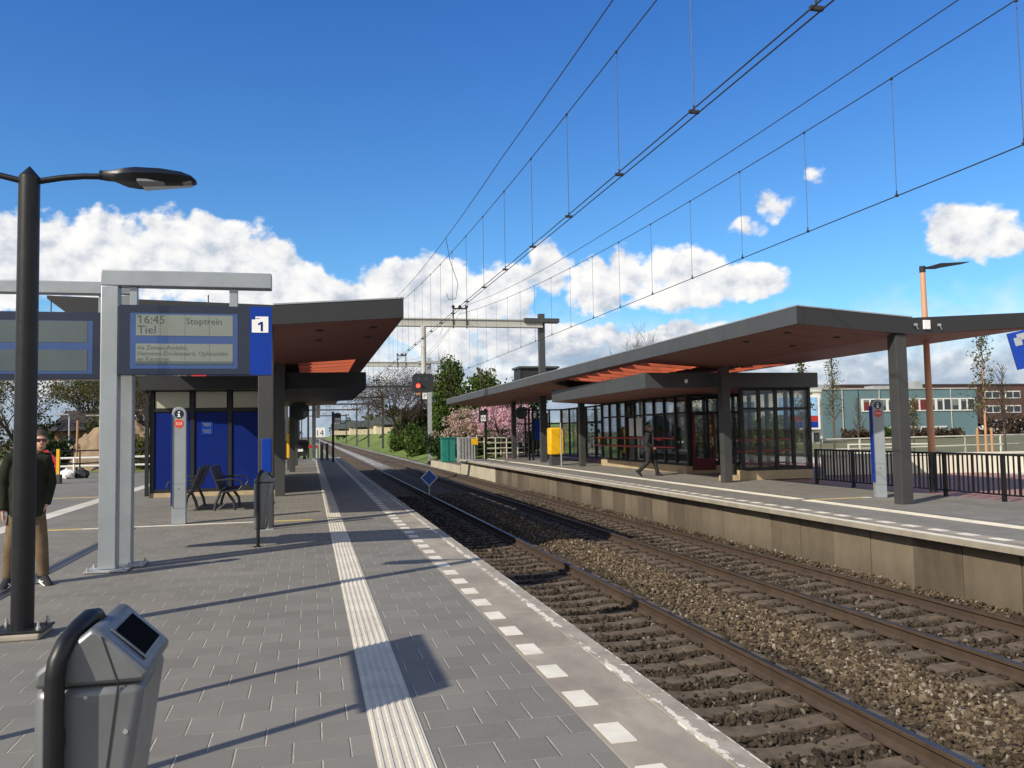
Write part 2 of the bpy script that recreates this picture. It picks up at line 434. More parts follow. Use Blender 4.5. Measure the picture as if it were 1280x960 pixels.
MT['columngrey'] = M('column_coating', (.043, .044, .044), .5, 0, .12, 1.3, .03, 40, (.06, .06, .057), .3)
def fasciamat():
    """dark coated sheet with joints every three metres and faint water streaks"""
    m, t, p = newmat('fascia_sheet'); o = t.obj(); x, y, z = t.sep(o)
    n = t.noise(t.scalev(o, (1, 1, .3)), 2.4, 6, .65); n2 = t.noise(o, .5, 4, .6)
    b = t.ramp(t.m('ADD', t.m('MULTIPLY', n, .6), t.m('MULTIPLY', n2, .4)), [(.3, (.040, .043, .046, 1)), (.7, (.062, .065, .068, 1))])
    j = t.m('MAXIMUM', t.m('LESS_THAN', t.m('FRACT', t.m('DIVIDE', y, 3.0)), .006), t.m('LESS_THAN', t.m('FRACT', t.m('DIVIDE', t.m('ADD', x, .4), 1.55)), .009))
    b = t.mix(t.m('MULTIPLY', j, .8), b, (.012, .012, .013, 1)); t.set(p.inputs['Base Color'], b); p.inputs['Roughness'].default_value = .48
    return m
MT['fascia'] = fasciamat()
# ---------------------------------------------------------------- camera
def set_camera():
    y, p, r = RAD(13.717), RAD(3.34), RAD(-1.035)
    F = Vector((math.sin(y)*math.cos(p), math.cos(y)*math.cos(p), math.sin(p)))
    Rr = Vector((math.cos(y), -math.sin(y), 0)); U = Rr.cross(F)
    R2 = Rr*math.cos(r) + U*math.sin(r); U2 = U*math.cos(r) - Rr*math.sin(r)
    cd = bpy.data.cameras.new('camera'); co = bpy.data.objects.new('camera', cd); COL.objects.link(co)
    m = Matrix((R2, U2, -F)).transposed().to_4x4(); m.translation = (0, 0, 1.6)
    co.matrix_world = m
    cd.sensor_width = 36; cd.lens = 1035/1280*36; cd.clip_start = .05; cd.clip_end = 4000
    SC.camera = co
set_camera()

SUN_AZ, SUN_EL = 58.0, 36.0      # the light travels towards this azimuth (from +Y to +X)
def set_light():
    d = Vector((math.sin(RAD(SUN_AZ))*math.cos(RAD(SUN_EL)), math.cos(RAD(SUN_AZ))*math.cos(RAD(SUN_EL)), -math.sin(RAD(SUN_EL))))
    l = bpy.data.lights.new('sun', 'SUN'); l.energy = 4.6; l.angle = RAD(.53); l.color = (1, .91, .77)
    o = bpy.data.objects.new('sun', l); COL.objects.link(o); o.location = (-40, -30, 50)
    o.rotation_euler = d.to_track_quat('-Z', 'Y').to_euler()
    w = bpy.data.worlds.new('World'); SC.world = w; w.use_nodes = True
    t = NT(w); bg = w.node_tree.nodes['Background']
    sky = t.node('ShaderNodeTexSky'); sky.sky_type = 'NISHITA'; sky.sun_disc = False
    sky.sun_elevation = RAD(SUN_EL); sky.sun_rotation = RAD(SUN_AZ+180); sky.altitude = 0
    sky.air_density = 1.0; sky.dust_density = .25; sky.ozone_density = 2.2
    v = t.node('ShaderNodeTexCoord').outputs['Generated']
    x, y, z = t.sep(v)
    az = t.m('MULTIPLY', t.m('ARCTAN2', x, y), 57.2958); el = t.m('MULTIPLY', t.m('ARCSINE', z), 57.2958)
    # cumulus: azimuth, elevation, half width, half height (degrees), strength
    blobs = CLOUDS
    def field(azs, els):
        cur = None
        for a, e, ra, re, k in blobs:
            u = t.m('MULTIPLY', t.m('SUBTRACT', azs, a), 1/ra); w_ = t.m('MULTIPLY', t.m('SUBTRACT', els, e), 1/re)
            q = t.m('SUBTRACT', k, t.m('MULTIPLY_ADD', u, u, t.m('MULTIPLY', w_, w_)))
            cur = q if cur is None else t.m('SMOOTH_MAX', cur, q, .25)
        return t.m('MAXIMUM', cur, -1.6)
    nv = t.comb(t.m('MULTIPLY', az, .17), t.m('MULTIPLY', el, .2), t.m('MULTIPLY', z, .3))
    na = t.noise(nv, 1.4, 10, .58, .08)
    n1 = t.m('ADD', t.m('MULTIPLY', na, .62), t.m('MULTIPLY', t.puff(t.comb(t.m('MULTIPLY', az, .17), t.m('MULTIPLY', el, .2), .3), 2.6), .38))
    nv2 = t.comb(t.m('MULTIPLY', t.m('SUBTRACT', az, .45), .17), t.m('MULTIPLY', t.m('ADD', el, .6), .2), t.m('MULTIPLY', z, .3))
    n2 = t.noise(nv2, 1.4, 7, .58, .08)
    f1 = field(az, el)
    dens = t.m('ADD', f1, t.m('MULTIPLY_ADD', t.m('SUBTRACT', n1, .5), 5.2, -.42))
    # ragged bank of cloud low over the horizon
    # unseen cloud added beside, behind and above the viewer to whiten the ambient light
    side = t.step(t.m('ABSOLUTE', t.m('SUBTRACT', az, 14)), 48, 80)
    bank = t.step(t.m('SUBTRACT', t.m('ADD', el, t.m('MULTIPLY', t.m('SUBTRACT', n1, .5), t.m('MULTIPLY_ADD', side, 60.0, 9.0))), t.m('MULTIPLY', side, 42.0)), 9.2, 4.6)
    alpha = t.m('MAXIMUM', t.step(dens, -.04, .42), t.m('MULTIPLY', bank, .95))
    # light from upper left behind: thin side bright, thick and low grey
    relief = t.m('MULTIPLY_ADD', t.m('SUBTRACT', na, n2), 2.1, t.m('MULTIPLY', t.m('SUBTRACT', .62, n1), .7))
    nb = t.noise(t.comb(t.m('MULTIPLY', az, .07), t.m('MULTIPLY', el, .2), 3.0), 1.0, 7, .6, .4)
    thick = t.m('MULTIPLY', t.step(dens, .7, 2.6), .22)
    low = t.m('MULTIPLY', t.step(t.m('ADD', el, t.m('MULTIPLY', t.m('SUBTRACT', nb, .5), 18)), 7.5, .5), .5)
    sh = t.m('ADD', .84, t.m('SUBTRACT', relief, t.m('ADD', thick, low)), clamp=False)
    sh = t.m('MINIMUM', t.m('MAXIMUM', sh, .38), 1.05)
    cl = t.ramp(sh, [(.3, (3.0, 3.7, 4.9, 1)), (.6, (5.2, 5.7, 6.5, 1)), (.82, (7.9, 8.0, 8.2, 1)), (1.0, (9.3, 9.2, 9.0, 1))])
    # a touch more of the deep polarised blue high up
    deep = t.step(el, 2.0, 34.0)
    skyc = t.mix(1.0, sky.outputs[0], t.mix(deep, (.66, 1.14, 1.42, 1), (.36, .86, 1.55, 1)), 'MULTIPLY')
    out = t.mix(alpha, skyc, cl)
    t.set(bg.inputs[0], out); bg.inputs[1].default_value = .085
    w.cycles.sampling_method = 'MANUAL'; w.cycles.sample_map_resolution = 512
    SC.view_settings.view_transform = 'Standard'; SC.view_settings.look = 'None'
    SC.view_settings.exposure = 0.36; SC.view_settings.gamma = 1.0; SC.view_settings.use_curve_mapping = False
CLOUDS = [
 (-17.8, 10.6, 4.4, 2.6, 1), (-13.8, 11.2, 4.6, 3.1, 1), (-8.3, 11.4, 4.6, 3.2, 1), (-4.6, 11.0, 4.2, 3.3, 1), (-1.0, 9.4, 3.2, 2.6, 1), (1.8, 8.2, 3.0, 2.2, 1), (-22, 9.5, 4.5, 3.0, 1),
 (5.5, 9.2, 3.8, 2.5, 1), (9.5, 10.2, 3.2, 2.8, 1), (13.0, 9.6, 3.2, 2.6, 1), (16.8, 11.0, 1.8, 2.4, .95), (8.5, 7.8, 6.0, 2.0, 1), (19.4, 9.6, 2.9, 2.3, 1),
 (23.0, 10.7, 2.8, 2.6, 1), (26.0, 10.4, 3.0, 2.4, 1), (30.2, 9.9, 3.4, 1.4, .95), (29.6, 13.1, 2.6, 1.2, .38), (31.9, 14.4, 2.0, 1.6, .45), (34.4, 16.1, 1.7, 1.3, .08),
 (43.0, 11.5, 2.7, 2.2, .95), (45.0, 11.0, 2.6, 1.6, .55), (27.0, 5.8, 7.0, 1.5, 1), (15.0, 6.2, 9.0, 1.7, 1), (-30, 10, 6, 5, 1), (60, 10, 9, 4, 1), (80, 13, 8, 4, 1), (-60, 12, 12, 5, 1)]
set_light()

# ---------------------------------------------------------------- ground, platforms, tracks
T1, T2 = 3.74, 7.49                 # track centres
GZ = -.76                            # rail head

def sheet(name, x0, x1, y0, y1, z, mat, label, cat='ground', th=None):
    mb = MB()
    mb.box(x0, x1, y0, y1, z-(th or .02), z)
    return struct(mb.build(name, mat), label, cat)

mb = MB(); n = 40
vs = [(0, 0, -1.12)] + [(1900*math.cos(2*math.pi*i/n), 1900*math.sin(2*math.pi*i/n), -1.12) for i in range(n)]
mb.add(vs, [(0, 1+i, 1+(i+1) % n) for i in range(n)])
struct(mb.build('ground', MT['dirt']), 'flat bare ground reaching to the horizon', 'ground')

# left platform with the plaza behind it
sheet('platform', -60, 1.46, -14, 62, 0, MT['paver'], 'grey paved station platform and plaza on the near side of the tracks', 'platform', 1.0)
# right platform
sheet('platform', 9.40, 13.95, -14, 50.2, 0, MT['paver'], 'grey paved station platform across the tracks', 'platform', 1.0)

def edge_slabs(xi, xo, y0, y1, step, label):
    """concrete edge slabs with a nosing, one object; the seams are real gaps"""
    mb = MB(); y = y0
    s = 1 if xo > xi else -1
    while y < y1:
        e = min(y+step, y1); a = y+.004
        x_n = xo - s*.16
        mb.box(min(xi, x_n), max(xi, x_n), a, e-.004, -.08, .001, mi=0)
        mb.box(min(x_n+s*.003, xo), max(x_n+s*.003, xo), a, e-.004, -.08, 0.006, mi=1)
        y = e
    return struct(mb.build('platform_edge', [MT['slab'], MT['slabnose'] if s > 0 else MT['farnose']], bevel=.006), label, 'platform edge')
edge_slabs(1.462, 2.10, -14, 62, 1.25, 'worn concrete edge slabs of the near platform')
edge_slabs(9.398, 8.75, -14, 50.2, 1.25, 'concrete edge slabs of the far platform')

def patch(name, x0, x1, y0, y1, mat, label, z=.0045, rz=0):
    mb = MB(); mb.box(x0, x1, y0, y1, .0008, z, rz); return struct(mb.build(name, mat), label, 'marking')
patch('edge_paint', 8.79, 8.91, -10, 50, MT['white'], 'white painted line along the far platform edge', .0095)

def dashes(x0, x1, y0, y1, step, label):
    mb = MB(); y = y0
    while y < y1:
        mb.box(x0, x1, y, y+.28, .001, .0055); y += step
    return struct(mb.build('platform_marking', MT['white']), label, 'marking')
dashes(1.492, 1.632, .56, 58, .59, 'row of white squares along the near platform edge')
dashes(9.2, 9.36, -8.2, 50, .59, 'row of white squares along the far platform edge')

def tactile(x0, x1, y0, y1, gaps, label, ribs=6):
    mb = MB(); y = y0; w = (x1-x0)
    while y < y1:
        e = y+.3
        if not any(a < y < b for a, b in gaps):
            mb.box(x0, x1, y+.002, e-.002, .001, .005)
            for k in range(ribs):
                cx = x0+w*(k+.5)/ribs; hw = w/ribs*.27
                mb.prism([(cx-hw, .005), (cx+hw, .005), (cx+hw*.6, .0105), (cx-hw*.6, .0105)], 'y', y+.004, e-.004)
        y = e
    return struct(mb.build('tactile_strip', MT['tact']), label, 'tactile strip')
tactile(.31, .585, -6, 58, [(16.25, 16.75)], 'ribbed cream tactile strip along the near platform')
tactile(10.42, 10.70, -6, 50, [(16.2, 16.5)], 'ribbed cream tactile strip along the far platform')

patch('guide_line', -3.55, -.78, 16.36, 16.50, MT['white'], 'white guide line crossing the near platform')
patch('guide_line', -5.1, -3.56, 16.36, 16.50, MT['white'], 'white guide line leading to the plaza strip')
patch('guide_line', -4.75, -4.0, 16.355, 16.505, MT['yellowpaint'], 'yellow length of the guide line near the plaza', .007)
patch('guide_line', -.74, .02, 16.36, 16.50, MT['yellowpaint'], 'yellow length of the guide line beside the tactile strip')
patch('guide_line', 10.72, 12.0, 16.2, 16.36, MT['yellowpaint'], 'yellow guide line on the far platform')
patch('guide_line', 12.02, 12.2, 16.2, 16.36, MT['white'], 'white guide line by the far information pillar')
patch('guide_strip', -5.62, -5.22, -5, 40, MT['palepave'], 'pale strip of tiles running along the plaza')
patch('guide_line', -9.0, -5.7, 25.3, 25.5, MT['yellowpaint'], 'thin yellow line across the plaza')
# slot drain
mb = MB(); mb.box(-3.175, -3.115, 3.0, 16.3, .0008, .004)
struct(mb.build('drain_slot', MT['black']), 'narrow dark slot drain between the pavers', 'drain')
mb = MB(); mb.box(-3.235, -3.178, 3.0, 16.3, .0008, .006); mb.box(-3.112, -3.055, 3.0, 16.3, .0008, .006)
struct(mb.build('drain_edging', MT['darkgrey']), 'grey edging beside the slot drain', 'drain')

def wallpanels(x0, x1, y0, y1, z0, z1, step, mat, label, seed):
    mb = MB(); y = y0; r = random.Random(seed)
    while y < y1:
        e = min(y+step, y1); d = r.uniform(-.012, .012)
        mb.box(x0+d, x1+d, y+.008, e-.008, z0, z1); y = e
    mb.box(x0+.06 if x1 > x0 else x0, x1+.06, y0, y1, z0, z1-.03)
    return struct(mb.build('platform_wall', mat, bevel=.008), label, 'wall')
wallpanels(1.72, 1.93, -14, 62, -1.1, -.083, 1.0, MT['wall'], 'stained concrete wall under the near platform edge', 1)
wallpanels(8.95, 9.2, -14, 40.5, -1.1, -.083, 1.0, MT['wall'], 'stained brown concrete wall under the far platform edge', 2)
wallpanels(8.95, 9.2, 40.5, 50.2, -1.1, -.083, 1.1, MT['newwall'], 'newer pale concrete wall under the far platform end', 3)
# low end ramp beyond the far platform
mb = MB(); mb.prism([(8.9, -1.1), (9.15, -1.1), (9.15, -.42), (8.9, -.42)], 'y', 50.3, 63)
struct(mb.build('retaining_wall', MT['newwall']), 'low pale concrete kerb wall beyond the far platform', 'wall')
sheet('platform_end', 9.16, 15.0, 50.25, 62.5, -.43, MT['dirt'], 'bare ground at the end of the far platform', 'ground', .6)

# forecourt on the right
sheet('pavement', 13.97, 22.0, -20, 60, -.03, MT['redpave'], 'red paved strip behind the far platform', 'pavement', .5)
sheet('pavement', 22.0, 26.5, -20, 60, -.05, MT['palepave'], 'pale paved forecourt beyond the red paving', 'pavement', .5)
sheet('grass', 26.5, 60, -20, 60, -.06, MT['dullgrass'], 'grass strip beyond the forecourt', 'grass', .5)
sheet('road', 60, 220, -60, 260, -.09, MT['asphalt'], 'asphalt road and car park by the offices', 'road', .5)
sheet('grass', 44, 130, 60, 88, -.08, MT['dullgrass'], 'grass in front of the teal offices', 'grass', .5)

# ballast bed
def bed_h(x, y):
    h = -.885
    for c in (T1, T2):
        d = abs(x-c)
        if d < 1.32: h = -.957 + .004*math.sin(7*y+c)
        elif d < 1.6: h = -.957 + (d-1.32)/.28*.072
    if x > 8.75: h = max(h, -.88 + (x-8.75)*.12)
    return h
xs = [1.95+i*.12 for i in range(61)]
ys = [-12+i*.5 for i in range(150)] + [63+i*4 for i in range(120)]
mb = MB(); nx = len(xs)
for y in ys:
    for x in xs: mb.v.append((x, y, bed_h(x, y) - .012 + .012*math.sin(x*13+y*5.1)*math.sin(y*3.7)))
for j in range(len(ys)-1):
    for i in range(nx-1):
        mb.f.append((j*nx+i, j*nx+i+1, (j+1)*nx+i+1, (j+1)*nx+i)); mb.m.append(0)

def ballastmat(name, island):
    m, t, p = newmat(name)
    o = t.obj(); x, y, z = t.sep(o)
    if island:
        g = t.node('ShaderNodeNewGeometry').outputs['Random Per Island']
    else:
        vn = t.node('ShaderNodeTexVoronoi'); vn.inputs['Scale'].default_value = 19
        t.set(vn.inputs['Vector'], o); g = t.sep(vn.outputs['Color'])[0]; vd = vn.outputs['Distance']
    n = t.noise(o, .8, 5, .65)
    # brake dust darkens the stones between and beside the rails
    d1 = t.m('ABSOLUTE', t.m('SUBTRACT', x, T1)); d2 = t.m('ABSOLUTE', t.m('SUBTRACT', x, T2))
    d = t.m('MINIMUM', d1, d2)
    z1 = t.step(t.m('ADD', d, t.m('MULTIPLY', t.m('SUBTRACT', n, .5), .7)), 1.62, 1.0)
    a = t.ramp(g, [(0, (.034, .024, .015, 1)), (.35, (.07, .05, .03, 1)), (.72, (.115, .084, .05, 1)), (.93, (.165, .13, .088, 1)), (1, (.29, .26, .21, 1))])
    b = t.ramp(g, [(0, (.02, .0145, .0095, 1)), (.5, (.037, .027, .017, 1)), (.94, (.062, .047, .032, 1)), (1, (.17, .15, .12, 1))])
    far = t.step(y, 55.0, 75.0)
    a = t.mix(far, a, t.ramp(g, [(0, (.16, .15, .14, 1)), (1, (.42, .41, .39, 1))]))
    c = t.mix(z1, a, b); t.set(p.inputs['Base Color'], c)
    p.inputs['Roughness'].default_value = .85; p.inputs['Specular IOR Level'].default_value = .25
    if not island:
        t.set(p.inputs['Normal'], t.bump(t.m('SUBTRACT', 1.0, vd), 1.0, .03))
    return m
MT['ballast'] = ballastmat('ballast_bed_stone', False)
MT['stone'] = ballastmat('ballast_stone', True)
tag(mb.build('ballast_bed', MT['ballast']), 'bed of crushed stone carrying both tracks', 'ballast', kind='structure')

def stones():
    r = np.random.default_rng(4)
    ph = (1+5**.5)/2
    V = np.array([(-1, ph, 0), (1, ph, 0), (-1, -ph, 0), (1, -ph, 0), (0, -1, ph), (0, 1, ph), (0, -1, -ph), (0, 1, -ph), (ph, 0, -1), (ph, 0, 1), (-ph, 0, -1), (-ph, 0, 1)])/1.9
    Fc = np.array([(0,11,5),(0,5,1),(0,1,7),(0,7,10),(0,10,11),(1,5,9),(5,11,4),(11,10,2),(10,7,6),(7,1,8),(3,9,4),(3,4,2),(3,2,6),(3,6,8),(3,8,9),(4,9,5),(2,4,11),(6,2,10),(8,6,7),(9,8,1)])
    P = []; S = []
    def band(y0, y1, dens, s0, s1):
        n = int((9.25-2.0)*(y1-y0)*dens)
        x = r.uniform(2.0, 9.1, n); y = r.uniform(y0, y1, n); sz = r.uniform(s0, s1, n)
        ang = np.degrees(np.arctan2(x, y)); keep = ang < 54
        ph_ = np.abs((y/.5+.5) % 1.0 - .5)*.5            # distance from the sleeper centre line
        for c in (T1, T2):
            d = np.abs(x-c)
            keep &= ~((d < 1.22) & (ph_ < .125) & (r.uniform(0, 1, n) > .13))
            keep &= ~((np.abs(d-.73) < .085))
        x, y, sz = x[keep], y[keep], sz[keep]
        z = np.array([bed_h(a, b) for a, b in zip(x, y)]) + r.normal(0, .010, len(x)) + sz*.1
        inner = np.minimum(np.abs(x-T1), np.abs(x-T2))
        z += np.where(inner > 1.45, .018*np.sin(x*2.3+y*.9)*np.sin(y*1.3+1), 0)
        P.append(np.stack([x, y, z], 1)); S.append(sz)
    band(2.2, 9, 640, .016, .034); band(9, 16, 430, .019, .036); band(16, 34, 210, .024, .042)
    P = np.concatenate(P); S = np.concatenate(S); n = len(P)
    q = r.normal(size=(n, 4)); q /= np.linalg.norm(q, axis=1)[:, None]
    w, a, b, c = q.T
    Rm = np.stack([np.stack([1-2*(b*b+c*c), 2*(a*b-c*w), 2*(a*c+b*w)], 1), np.stack([2*(a*b+c*w), 1-2*(a*a+c*c), 2*(b*c-a*w)], 1), np.stack([2*(a*c-b*w), 2*(b*c+a*w), 1-2*(a*a+b*b)], 1)], 1)
    sc = r.uniform(.5, 1.3, (n, 1, 3)); loc = V[None]*r.uniform(.58, 1.3, (n, 12, 1))*sc*S[:, None, None]
    W = np.einsum('nij,nkj->nki', Rm, loc) + P[:, None, :]
    Fa = (Fc[None]+(np.arange(n)*12)[:, None, None]).reshape(-1, 3)
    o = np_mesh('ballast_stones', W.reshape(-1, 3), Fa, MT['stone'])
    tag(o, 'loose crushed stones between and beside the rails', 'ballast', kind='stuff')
stones()

# ---------------------------------------------------------------- the two tracks
def rail_profile(cx):
    z = GZ
    hw, fw, web = .036, .07, .011
    return [(cx-fw, z-.165), (cx+fw, z-.165), (cx+fw, z-.15), (cx+web, z-.12), (cx+web, z-.045), (cx+hw, z-.035), (cx+hw, z-.006), (cx+hw-.01, z),
            (cx-hw+.01, z), (cx-hw, z-.006), (cx-hw, z-.035), (cx-web, z-.045), (cx-web, z-.12), (cx-fw, z-.15)]
def sleeper_mesh(mb, cx, y):
    # dished top: high under the rails, low in the middle
    prof = [(-1.21, -1.06), (1.21, -1.06), (1.21, -.955), (1.12, -.926), (.5, -.926), (.22, -.955), (-.22, -.955), (-.5, -.926), (-1.12, -.926), (-1.21, -.955)]
    mb.prism([(cx+a, b) for a, b in prof], 'y', y-.12, y+.12, mi=0)
    for s in (-.73, .73):
        for d in (-.085, .085):
            mb.box(cx+s+d-.03, cx+s+d+.03, y-.06, y+.06, -.926, -.9, mi=1)
            mb.tube([(cx+s+d*1.35, y-.07, -.915), (cx+s+d*1.1, y-.035, -.885), (cx+s+d*.75, y, -.895), (cx+s+d*1.1, y+.035, -.885), (cx+s+d*1.35, y+.07, -.915)], .012, 5, mi=1)
def track(cx, label):
    t = thing('railway_track', label, 'railway track', (cx, 0, GZ), 'railway tracks between the platforms')
    for s in (-.73, .73):
        mb = MB(); mb.prism(rail_profile(cx+s), 'y', -12, 420)
        r_ = mb.build('rail', MT['rail_rust'], t, smooth=True, angle=50)
        m2 = MB(); m2.box(cx+s-.027, cx+s+.027, -12, 420, GZ+.0005, GZ+.002)
        m2.build('rail_head', MT['rail_top'], r_, bevel=0)
    # worn sleepers: the hundred that show largest are parts, the rest one part
    for k in range(100):
        m_ = MB(); y = 3.0 + k*.5
        sleeper_mesh(m_, cx, y); m_.build('sleeper', [MT['sleeper'], MT['clip']], t)
    m_ = MB()
    for k in list(range(-20, 0)) + list(range(100, 420)):
        y = 3.0+k*.5
        m_.box(cx-1.21, cx+1.21, y-.12, y+.12, -1.06, -.93, mi=0)
    tag(m_.build('sleepers', MT['sleeper'], t), kind='stuff')
    return t
track(T1, 'railway track directly beside the near platform with the bin and lamp')
track(T2, 'railway track on the side of the far glass shelter platform')
# ---------------------------------------------------------------- lamp post in front
def bolts(parent, cx, cy, z, dx, dy, h=.05):
    for sx in (-1, 1):
        for sy in (-1, 1):
            b = MB(); b.cyl((cx+sx*dx, cy+sy*dy, z), (cx+sx*dx, cy+sy*dy, z+h), .011, n=8)
            b.cyl((cx+sx*dx, cy+sy*dy, z+.001), (cx+sx*dx, cy+sy*dy, z+.022), .02, n=6)
            b.build('bolt', MT['galvbolt'], parent)

def lamp_head(parent, x0, sgn, y, z):
    """flat tapering lantern reaching out along X"""
    def ring(t, w, zt, zb):
        x = x0 + sgn*t
        return [(x, y-w, (zt+zb)/2), (x, y-w*.72, zt-.006), (x, y-w*.25, zt), (x, y+w*.25, zt), (x, y+w*.72, zt-.006), (x, y+w, (zt+zb)/2), (x, y+w*.7, zb), (x, y-w*.7, zb)]
    rings = [ring(-.02, .05, z+.038, z-.038), ring(.06, .06, z+.045, z-.04), ring(.16, .13, z+.055, z-.07), ring(.25, .165, z+.06, z-.075), ring(.45, .165, z+.06, z-.062), ring(.62, .14, z+.045, z-.05), ring(.70, .10, z+.022, z-.035), ring(.735, .05, z-.005, z-.03)]
    mb = MB(); mb.loft(rings)
    h = mb.build('lamp_head', MT['black'], parent, smooth=True, angle=50)
    mb = MB()
    def q(t0, n0, f0, t1, n1, f1, z0, z1, e):
        a, b = x0+sgn*t0, x0+sgn*t1
        return mb.add([(a, y+n0, z0), (b, y+n1, z1), (b, y+f1, z1), (a, y+f0, z0), (a, y+n0, z0+e), (b, y+n1, z1+e), (b, y+f1, z1+e), (a, y+f0, z0+e)], [(3, 2, 1, 0), (4, 5, 6, 7), (0, 1, 5, 4), (1, 2, 6, 5), (2, 3, 7, 6), (3, 0, 4, 7)])
    q(.27, -.145, .015, .70, -.075, .02, z-.076, z-.043, .02); mb.build('led_plate', MT['led'], h)
    mb = MB(); q(.29, .018, .145, .70, .022, .075, z-.079, z-.046, .016); mb.build('lens', MT['lens'], h)
    mb = MB(); mb.cyl((x0-sgn*.05, y, z), (x0+sgn*.03, y, z), .042, n=12); mb.build('collar', MT['black'], h)

def front_lamp():
    x, y = -2.31, 7.68
    t = thing('lamp_post', 'tall black double armed lamp post standing on a bolted plate in front of the man', 'street lamp', (x, y, 0))
    mb = MB(); mb.tube([(x, y, .06), (x, y, 1.0), (x, y, 3.8), (x, y, 3.84), (x, y, 3.93)], [.086, .086, .082, .08, .004], 28); mb.build('pole', MT['black'], t, smooth=True)
    mb = MB(); mb.box(x-.2, x+.2, y-.17, y+.17, .05, .07, RAD(0)); mb.build('base_plate', MT['black'], t, bevel=.004)
    mb = MB(); mb.box(x-.25, x+.18, y-.2, y+.19, .001, .048); mb.build('footing', MT['slab'], t, bevel=.012)
    bolts(t, x, y, .07, .155, .125, .06)
    for s in (1, -1):
        mb = MB(); mb.tube([(x+s*.05, y, 3.8), (x+s*.25, y, 3.845), (x+s*.42, y, 3.868), (x+s*.60, y, 3.876)], .026, 12); mb.build('arm', MT['black'], t, smooth=True)
        lamp_head(t, x+s*.60, s, y, 3.885)
front_lamp()

# ---------------------------------------------------------------- litter bins
def litter_bin():
    t = thing('litter_bin', '', 'litter bin', (0, 0, 0), 'silver litter bins on the platforms')
    D0, D1 = -.185, .185
    mb = MB(); mb.prism([(-.152, .24), (.03, .24), (.128, .9275), (-.152, .9275)], 'y', D0, D1); mb.build('body', MT['binsteel'], t, smooth=True, bevel=.026, local=True)
    mb = MB(); mb.prism([(-.150, .929), (.130, .929), (.140, .955), (.008, 1.082), (-.012, 1.082), (-.150, .972)], 'y', D0-.003, D1+.003)
    lid = mb.build('lid', MT['binsteel'], t, smooth=True, bevel=.024, local=True)
    # opening on each slope, with a raised lip
    for s in (1, -1):
        a = Vector((.012*s, 0, 1.077)); b = Vector((.136*s, 0, .962)); c = (a+b)/2; u = (b-a).normalized(); nrm = Vector((-u.z*s, 0, u.x*s)).normalized()
        if nrm.z < 0: nrm = -nrm
        R_ = Matrix((u, Vector((0, 1, 0)), nrm)).transposed()
        m2 = MB(); m2.obox(c+nrm*.003, (.128, .25, .006), R_); lip = m2.build('opening_lip', MT['binsteel'], lid, local=True, bevel=.002)
        m2 = MB(); m2.obox(c+nrm*.0058, (.108, .228, .004), R_); m2.build('opening', MT['void'], lid, local=True)
    for yy_ in (D0-.0005, D1+.0005):
        m2 = MB(); m2.bar((.062, yy_, .925), (-.02, yy_, .245), .004, .005); m2.build('door_seam', MT['sash'], t, local=True)
    m2 = MB(); m2.disc((.082, D0-.0005, .80), .0065, (0, -1, 0), .005, 14); m2.build('lock', MT['galvbolt'], t, local=True)
    for zz in (.90, .55):
        m2 = MB(); m2.disc((-.02, D0-.0005, zz), .0055, (0, -1, 0), .003, 10); m2.build('rivet', MT['galvbolt'], t, local=True)
    m2 = MB(); m2.bar((.02, D0-.0035, 1.06), (.062, D0-.0035, .932), .003, .004); m2.build('lid_seam', MT['sash'], lid, local=True)
    m2 = MB(); m2.tube([(-.088, D0-.034, .0), (-.088, D0-.034, .55), (-.088, D0-.034, .965), (-.084, D0-.029, 1.008), (-.072, D0-.002, 1.048), (-.054, D0+.055, 1.078), (-.040, D0+.11, 1.092), (-.030, D0+.145, 1.088), (-.026, D0+.165, 1.068), (-.024, D0+.172, 1.04)], .025, 18)
    m2.build('post', MT['black'], t, local=True, smooth=True, angle=60)
    m2 = MB(); m2.box(-.108, -.068, D0-.03, D0+.004, .38, .42); m2.box(-.108, -.068, D0-.03, D0+.004, .78, .82); m2.build('bracket', MT['black'], t, local=True)
    m2 = MB(); m2.box(-.15, -.05, D0-.09, D0+.02, .0005, .008); m2.build('base_plate', MT['black'], t, local=True)
    return t
bin0 = litter_bin()
bin0.location = (-.578, 2.70, 0); bin0['label'] = 'large silver bin with black bent tube close to the viewer at the bottom corner'
dup(bin0, (-.66, 12.95, 0), 'silver litter bin on its black post beside the near canopy column')
dup(bin0, (13.72, 28.3, .12), 'silver litter bin in the shade of the far glass shelter', rz=RAD(-35))

